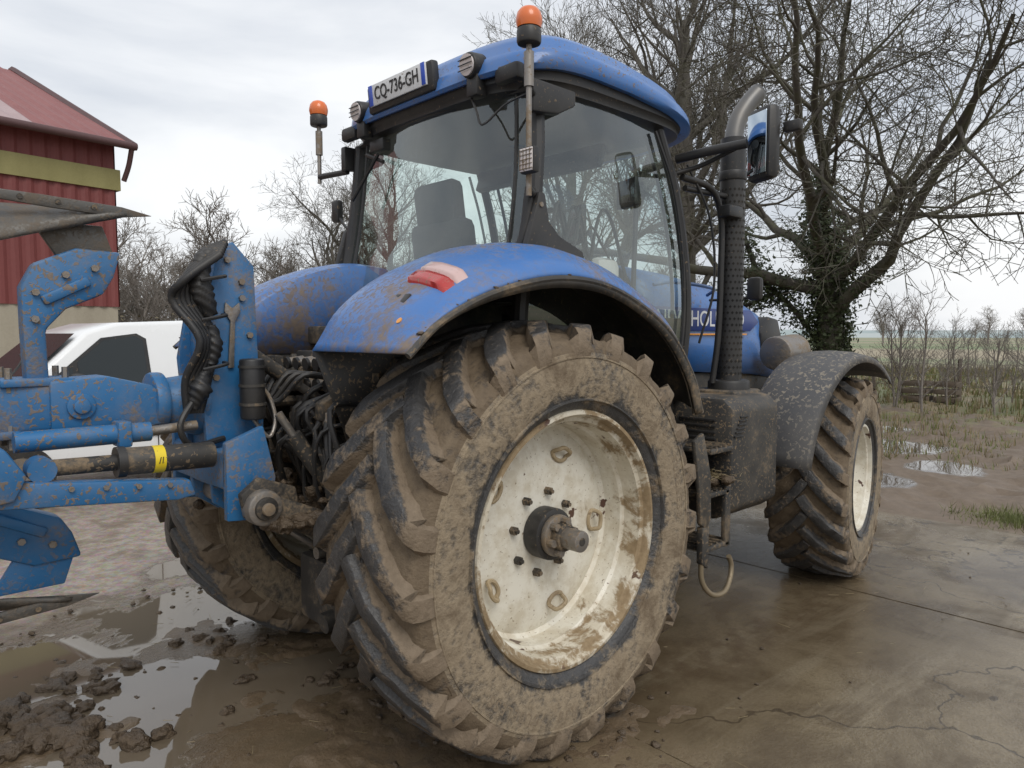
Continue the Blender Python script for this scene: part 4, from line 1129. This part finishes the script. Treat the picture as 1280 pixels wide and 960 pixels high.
V, F = [], []; sweep(P, [.056]*len(P), 24, V, F, caps=False); o = mesh_obj('exhaust_tip', V, F, EXM, tr); md = o.modifiers.new('s', 'SOLIDIFY'); md.thickness = .004
cyl('exhaust_base', (EX, EY, 1.36), (EX, EY, 1.52), .13, BLACK, tr, bev=.02)
rbox('exhaust_plinth', (EX-.02, EY+.02, 1.40), (.34, .34, .12), BLACKM, tr, bev=.02)
tube('exhaust_bracket', [(EX-.02, EY, 2.66), (1.7, -.82, 2.66), (1.48, -.80, 2.66)], .018, BLACK, tr)
rbox('bracket_block', (EX-.12, EY-.06, 2.55), (.16, .08, .07), BLACK, tr)
tube('air_pipe', [(1.45, -.80, 2.72), (1.70, -.84, 2.68), (1.82, -.84, 2.52), (1.83, -.84, 2.2), (1.83, -.83, 1.8), (1.82, -.8, 1.5)], .020, BLACK, tr)
tube('cable_run', [(1.50, -.80, 2.80), (1.66, -.86, 2.5), (1.72, -.86, 2.1), (1.66, -.8, 1.75)], .008, RUBH, tr, sides=6)
tube('mirror_arm', [(1.42, -.78, 2.82), (1.46, -1.0, 2.84), (1.50, -1.18, 2.85)], .026, BLACK, tr)
tube('mirror_arm_2', [(1.42, -.78, 2.74), (1.50, -.90, 2.78), (1.50, -1.12, 2.84)], .014, BLACK, tr)
rm = R_(-24)
rbox('mirror_housing', (1.55, -1.25, 2.84), (.09, .20, .40), BLACK, tr, rot=(0, 0, rm), bev=.04)
dn = Vector((-math.cos(rm), -math.sin(rm), 0))
rbox('mirror_glass', Vector((1.55, -1.25, 2.84))+dn*.045, (.006, .155, .33), MIRR, tr, rot=(0, 0, rm), bev=.003)
rbox('mirror_knuckle', (1.60, -1.39, 2.92), (.05, .10, .06), BLACK, tr, bev=.015)
rbox('small_mirror', (2.45, -.74, 2.12), (.06, .11, .16), BLACK, tr, bev=.028)
tube('small_mirror_arm', [(2.45, -.70, 2.06), (2.4, -.55, 2.05), (2.4, -.42, 2.05)], .01, BLACK, tr)
tube('hood_handrail', [(1.6, -.50, 2.12), (1.75, -.56, 2.14), (2.2, -.56, 2.12), (2.3, -.46, 2.08)], .012, BLUE, tr, sides=8)
prism('tool_box', [(-1.13, .80), (-1.02, .72), (-.62, .72), (-.62, 1.44), (-1.06, 1.44), (-1.13, 1.38)], 1.50, 2.06, BLACKM, tr, bev=.03, axis='x')
for i in range(9): rbox('tool_box_vent_%d' % i, (1.495, -.90, 1.02+i*.036), (.014, .24, .014), BLACK, tr, bev=.003)
for i in range(6): rbox('tool_box_rib_%d' % i, (1.56+i*.012, -1.133, 1.22+i*.022), (.09, .012, .010), BLACK, tr, bev=.003)
rbox('fuel_tank', (.95, -.56, 1.0), (1.05, .42, .60), BLACKM, tr, bev=.08)
prism('cab_side_panel', [(1.02, 1.45), (1.10, 1.9), (1.48, 1.9), (1.58, 1.42)], -.80, -.72, BLACK, tr, bev=.01)
for i, (z, x) in enumerate([(1.16, 1.38), (.92, 1.34), (.62, 1.35)]):
    rbox('step_%d' % i, (x, -.98, z), (.24, .32, .03), BLACKM, tr, bev=.008)
    multi('step_tread_%d' % i, [([(x-.10+.05*q, -1.13, z+.02), (x-.10+.05*q, -.84, z+.02)], .008) for q in range(5)], DARKM, tr, sides=5)
prism('step_hanger', [(1.15, .78), (1.13, .98), (1.08, 1.24), (1.17, 1.28), (1.25, 1.04), (1.26, .80), (1.22, .74)], -1.15, -1.12, BLACKM, tr, bev=.012)
prism('step_hanger_front', [(1.42, .60), (1.42, 1.0), (1.48, 1.0), (1.48, .60)], -1.14, -1.11, BLACKM, tr, bev=.008)
prism('step_side_left', [(1.17, .56), (1.17, .76), (1.24, .76), (1.23, .52)], -1.15, -1.11, BLACKM, tr, bev=.008)
tube('step_loop', [(1.19, -1.13, .60), (1.20, -1.13, .46), (1.27, -1.15, .37), (1.40, -1.15, .35), (1.50, -1.13, .40), (1.53, -1.12, .47), (1.50, -1.12, .53)], .015, pm('bent_bar', (.25, .2, .13), .5, .5, .5, .4), tr)
it = []
for i in range(24): it.append((1.36+rnd.gauss(0, .07), -1.0+rnd.gauss(0, .07), .95+rnd.random()*.05, rnd.uniform(.02, .045), .7))
lumps('step_mud', it, MUDM, tr)
V, F = [], []
for _ in range(160):
    a = random.random()*6.28; p = Vector((1.36+rnd.gauss(0, .07), -1.03+rnd.gauss(0, .07), .99+rnd.random()*.04)); sweep([p, p+Vector((math.cos(a), math.sin(a), rnd.uniform(-.5, .4)))*rnd.uniform(.03, .09)], [.0016, .001], 3, V, F)
mesh_obj('step_straw', V, F, DRYG, tr)
for sd in (-1, 1):
    rows = []
    for (dy, rr) in [(-.24, .855), (-.225, .90), (-.12, .925), (0, .932), (.12, .925), (.225, .90), (.24, .855)]:
        row = []
        for i in range(22):
            a = R_(168-i*(168-52)/21)
            row.append(Vector((3.18+rr*math.cos(a), sd*(.97-dy), .75+rr*math.sin(a))))
        rows.append(row)
    grid('front_fender', rows, GREYF, tr, solid=.012)
    tube('front_fender_bracket', [(3.28, sd*.5, .9), (3.2, sd*.6, 1.5), (3.2, sd*.9, 1.66)], .025, BLACK, tr)
cyl('air_filter_cover', (3.0, -.62, 1.66), (3.35, -.62, 1.68), .13, STEEL, tr, bev=.02)

# ------------------------------------------------------------------ plough
pl_ = empty('reversible_plough', (-1.0, 0, 0))
for y in (-.13, .10):
    prism('headstock_plate', [(-1.06, 1.30), (-1.09, 1.70), (-1.00, 2.16), (-.93, 2.20), (-.84, 2.10), (-.83, 1.70), (-.81, 1.45), (-.83, 1.10), (-.93, 1.00), (-1.04, 1.08)], y, y+.035, PBLUE, pl_, bev=.006)
rbox('headstock_top_web', (-.955, 0, 2.10), (.06, .22, .12), PBLUE, pl_)
rbox('headstock_web', (-.99, 0, 1.50), (.10, .22, .7), PBLUE, pl_)
cyl('headstock_cross_shaft', (-.955, -.42, 1.10), (-.955, .42, 1.10), .05, STEEL, pl_)
for sd in (-1, 1): prism('headstock_wing', [(-1.06, 1.04), (-1.06, 1.36), (-.90, 1.42), (-.85, 1.2), (-.87, 1.02)], sd*.30-.02, sd*.30+.02, PBLUE, pl_)
rbox('headstock_lower_beam', (-1.00, 0, 1.24), (.12, .62, .16), PBLUE, pl_, bev=.02)
cyl('turnover_hub', (-1.20, 0, 1.52), (-1.04, 0, 1.50), .10, PBLUE, pl_, r2=.14, bev=.01)
cyl('turnover_flange', (-1.25, 0, 1.52), (-1.195, 0, 1.52), .125, PBLUE, pl_, bev=.012)
prism('beam_neck', [(-1.62, 1.44), (-1.62, 1.63), (-1.42, 1.64), (-1.27, 1.60), (-1.20, 1.55), (-1.20, 1.44), (-1.35, 1.42)], -.10, .10, PBLUE, pl_, bev=.012)
rbox('main_beam', (-2.9, .18, 1.53), (2.75, .17, .17), PBLUE, pl_, rot=(0, 0, R_(-8)), bev=.012)
cyl('beam_boss', (-1.52, -.10, 1.53), (-1.52, -.13, 1.53), .030, PBLUE, pl_, bev=.008)
cyl('beam_boss_ring', (-1.52, -.10, 1.53), (-1.52, -.115, 1.53), .050, PBLUE, pl_, bev=.006)
cyl('adjust_rod', (-1.75, -.17, 1.42), (-1.30, -.17, 1.42), .038, PBLUE, pl_)
cyl('adjust_rod_end', (-1.30, -.17, 1.42), (-1.12, -.17, 1.43), .020, STEEL, pl_)
rbox('adjust_nut', (-1.40, -.17, 1.42), (.05, .10, .10), PBLUE, pl_, bev=.01)
cyl('turnover_ram', (-1.43, -.26, 1.325), (-1.09, -.26, 1.315), .052, BLACKM, pl_, bev=.006)
cyl('turnover_ram_collar', (-1.45, -.26, 1.325), (-1.42, -.26, 1.325), .058, BLACK, pl_)
cyl('turnover_ram_rod', (-1.66, -.26, 1.33), (-1.45, -.26, 1.325), .03, DARKM, pl_)
cyl('turnover_ram_eye', (-1.69, -.30, 1.33), (-1.69, -.22, 1.33), .045, PBLUE, pl_)
cyl('turnover_ram_sticker', (-1.325, -.26, 1.3215), (-1.285, -.26, 1.3205), .0532, YEL, pl_)
multi('sticker_marks', [([(-1.312+.012*i, -.3135, 1.31), (-1.305+.008*i, -.3135, 1.335)], .0018) for i in range(2)], BLACK, pl_, sides=4)
prism('ram_carrier', [(-2.3, 1.26), (-2.3, 1.36), (-1.2, 1.235), (-1.18, 1.17), (-1.25, 1.16)], -.32, -.25, PBLUE, pl_, bev=.01)
prism('ram_bracket', [(-1.95, 1.22), (-1.95, 1.44), (-1.80, 1.42), (-1.74, 1.32), (-1.78, 1.24)], -.34, -.18, PBLUE, pl_, bev=.01)
for i in range(4): cyl('carrier_bolt_%d' % i, (-1.28-.11*i, -.32, 1.225+.011*i), (-1.28-.11*i, -.332, 1.225+.011*i), .010, STEEL, pl_, sides=6)
cyl('accumulator', (-.90, -.22, 1.44), (-.90, -.22, 1.70), .052, BLACK, pl_, bev=.012)
multi('accumulator_rings', [([(-.90, -.22, z), (-.90, -.22, z+.012)], .057, False) for z in (1.50, 1.58, 1.66)], BLACKM, pl_)
cyl('top_link', (-.88, 0, 1.76), (-.58, .0, 1.56), .035, BLACKM, pl_)
cyl('top_link_rod', (-.58, 0, 1.56), (-.38, .0, 1.43), .022, STEEL, pl_)
cyl('top_link_eye', (-.89, -.06, 1.77), (-.89, .06, 1.77), .05, STEEL, pl_)
multi('hose_bundle', [([(-.97-.012*i, -.15-.018*i, 2.19-.012*i), (-1.09-.016*i, -.17-.012*i, 2.12-.02*i), (-1.10-.020*i, -.17, 1.94), (-1.04-.016*i, -.18-.012*i, 1.78), (-1.07-.018*i, -.18, 1.62), (-1.10-.01*i, -.16, 1.48)], .0165) for i in range(6)], RUBH, pl_)
V, F = [], []
rr_ = random.Random(3)
for pts, rr in [([(-1.02, -.175, 2.15), (-1.085, -.19, 2.09), (-1.09, -.195, 1.98), (-1.055, -.195, 1.88)], (.022, .044, .046, .024)), ([(-1.06, -.19, 1.84), (-1.045, -.195, 1.76), (-1.06, -.195, 1.68)], (.022, .034, .022)), ([(-1.08, -.19, 1.66), (-1.11, -.19, 1.58), (-1.13, -.18, 1.50)], (.020, .044, .020))]:
    P = smooth_path(pts, 14); m = len(P); b0 = len(V)
    rad = [float(np.interp(i/(m-1), np.linspace(0, 1, len(rr)), rr)) for i in range(m)]
    sweep(P, rad, 24, V, F)
    off = Vector((rr_.random()*9, rr_.random()*9, 0))
    for i in range(m):
        for q in range(24):
            v = V[b0+i*24+q]; d = v-P[i]; V[b0+i*24+q] = P[i]+d*(1+.30*noise.noise(v*9+off)+.10*math.sin(v.z*190+v.x*120+4*noise.noise(v*10)))
mesh_obj('rubber_hose_cover', V, F, RUBH, pl_, ang=1.4)
multi('hose_straps', [([(-1.115, -.25, z), (-1.02, -.25, z+.02), (-1.0, -.17, z+.025)], .008) for z in (2.02, 1.86, 1.66)], RUBH, pl_, sides=6)
prism('spanner', [(-.97, 1.66), (-.945, 1.66), (-.935, 1.86), (-.91, 1.90), (-.915, 1.94), (-.945, 1.915), (-.975, 1.94), (-.98, 1.90), (-.955, 1.86)], -.145, -.134, STEEL, pl_, bev=.002)
it = []
for x, z in [(-.96, 2.12), (-.90, 2.03), (-1.02, 1.62), (-.89, 1.30), (-.96, 1.16), (-.87, 1.16), (-.90, 1.96), (-.87, 1.80)]:
    it.append(([(x, -.13, z), (x, -.146, z)], .014, False))
multi('headstock_bolts', it, STEEL, pl_, sides=6)
tube('loose_hose', [(-.90, -.22, 1.44), (-.84, -.24, 1.36), (-.80, -.22, 1.44), (-.82, -.18, 1.55), (-.88, -.12, 1.60)], .009, STEEL, pl_, sides=8)
tube('loose_hose_2', [(-1.12, -.18, 1.55), (-1.2, -.22, 1.44), (-1.15, -.2, 1.35), (-1.0, -.15, 1.36)], .013, RUBH, pl_, sides=8)
def mould(xt, y0, up, tag):
    s = 1 if up else -1
    zc = 1.53
    def Z(d): return zc+s*d
    leg = [(xt-.34, .085), (xt-.265, .085), (xt-.27, .29), (xt-.20, .37), (xt-.07, .43), (xt-.03, .50), (xt+.0, .60), (xt-.16, .605), (xt-.30, .54), (xt-.345, .45), (xt-.345, .30)]
    prism('leg_'+tag, [(x, Z(d)) for x, d in leg], y0-.05, y0+.035, PBLUE, pl_, bev=.014)
    rbox('leg_clamp_'+tag, (xt-.31, y0, Z(.095)), (.24, .22, .03), PBLUE, pl_, bev=.008)
    rbox('leg_rib_'+tag, (xt-.20, y0-.055, Z(.44)), (.18, .025, .04), PBLUE, pl_, rot=(0, -s*R_(28), 0), bev=.01)
    it = []
    for x, d in [(xt-.305, .33), (xt-.30, .43), (xt-.10, .53), (xt-.20, .50)]:
        it.append(([(x, y0-.05, Z(d)), (x, y0-.066, Z(d))], .014, False))
    for x in (xt-.40, xt-.22):
        for yy in (y0-.08, y0+.08): it.append(([(x, yy, Z(.06)), (x, yy, Z(.15))], .012, False))
    multi('leg_bolts_'+tag, it, STEEL, pl_, sides=6)
    prism('frog_'+tag, [(xt-.22, Z(.57)), (xt-.02, Z(.58)), (xt-.06, Z(.70)), (xt-.30, Z(.70))], y0-.03, y0+.0, PBLUE if not up else SHARE, pl_, bev=.006)
    xm = xt-.02 if up else xt-.08
    rows = []
    for i in range(19):
        u = i/18; row = []
        for j in range(9):
            v = j/8
            x = xm-.84*u+.04*v*(1-u)-.10*v*u
            w = .02+(.24 if up else .17)*min(1, u*1.3)
            d = .765-v*w-.015*u*(1-v)
            y = y0-.035+(-.05*math.sin(v*2.4))+u*.20*(1-v)-.12*v*u*u
            row.append(Vector((x, y, Z(d)+.004*noise.noise((x*9, v*4, 1)))))
        rows.append(row)
    grid('mouldboard_'+tag, rows, SHARE, pl_, solid=.010)
    prism('share_point_'+tag, [(xm+.13, Z(.752)), (xm+.02, Z(.775)), (xm-.25, Z(.79)), (xm-.62, Z(.80)), (xm-.60, Z(.775)), (xm-.22, Z(.745)), (xm+.02, Z(.735))], y0-.080, y0-.066, SHARE, pl_, bev=.003)
    multi('share_bolts_'+tag, [([(xm-.08-.12*i, y0-.080, Z(.762+.006*i)), (xm-.08-.12*i, y0-.085, Z(.762+.006*i))], .010, False) for i in range(4)], DARKM, pl_, sides=8)
for i in range(3):
    mould(-1.34-.95*i, .02+.30*i, True, 'upper_%d' % i)
    mould(-1.52-.95*i, .02+.30*i, False, 'lower_%d' % i)

# ------------------------------------------------------------------ world, sun, camera
w = bpy.data.worlds.new('World'); sc.world = w; w.use_nodes = True
nt = w.node_tree; nt.nodes.clear()
def wn(t, **k):
    n = nt.nodes.new(t)
    for a, b in k.items(): setattr(n, a, b)
    return n
sun_el, sun_az = R_(48), R_(-112)
sky = wn('ShaderNodeTexSky', sky_type='NISHITA', sun_disc=False, sun_elevation=sun_el, sun_rotation=math.pi/2-sun_az, air_density=1.5, dust_density=3)
bg1 = wn('ShaderNodeBackground'); bg1.inputs[1].default_value = .12; nt.links.new(sky.outputs[0], bg1.inputs[0])
tc = wn('ShaderNodeTexCoord'); mp = wn('ShaderNodeMapping'); mp.inputs['Scale'].default_value = (1, 1, 3.2); nt.links.new(tc.outputs['Generated'], mp.inputs[0])
nz = wn('ShaderNodeTexNoise'); nz.inputs['Scale'].default_value = 1.7; nz.inputs['Detail'].default_value = 7; nz.inputs['Roughness'].default_value = .5; nz.inputs['Distortion'].default_value = .3
nt.links.new(mp.outputs[0], nz.inputs['Vector'])
cr = wn('ShaderNodeValToRGB'); e = cr.color_ramp.elements; e[0].position = .36; e[0].color = (.57, .61, .68, 1); e[1].position = .62; e[1].color = (.95, .96, .975, 1)
nt.links.new(nz.outputs['Fac'], cr.inputs[0])
bg2 = wn('ShaderNodeBackground'); bg2.inputs[1].default_value = 1.12; nt.links.new(cr.outputs[0], bg2.inputs[0])
mx = wn('ShaderNodeMixShader'); mx.inputs[0].default_value = .90
nt.links.new(bg1.outputs[0], mx.inputs[1]); nt.links.new(bg2.outputs[0], mx.inputs[2])
wo = wn('ShaderNodeOutputWorld'); nt.links.new(mx.outputs[0], wo.inputs[0])
sd = bpy.data.lights.new('sun', 'SUN'); sd.energy = 1.5; sd.angle = R_(30); sd.color = (1, .965, .91)
so = bpy.data.objects.new('sun', sd); sc.collection.objects.link(so)
dirv = Vector((math.cos(sun_az)*math.cos(sun_el), math.sin(sun_az)*math.cos(sun_el), math.sin(sun_el)))
so.rotation_euler = dirv.to_track_quat('Z', 'Y').to_euler(); so.location = (0, 0, 20)
sc.view_settings.view_transform = 'Standard'; sc.view_settings.look = 'None'; sc.view_settings.exposure = 0

cd = bpy.data.cameras.new('camera'); cam = bpy.data.objects.new('camera', cd); sc.collection.objects.link(cam); sc.camera = cam
cd.sensor_width = 36; cd.lens = 900/1280*36; cd.clip_end = 3000; cd.clip_start = .05
cam.location = (-2.21, -3.215, 1.80)
a = R_(46.5); p = R_(3.88)
d = Vector((math.cos(a)*math.cos(p), math.sin(a)*math.cos(p), -math.sin(p)))
cam.rotation_euler = d.to_track_quat('-Z', 'Y').to_euler()
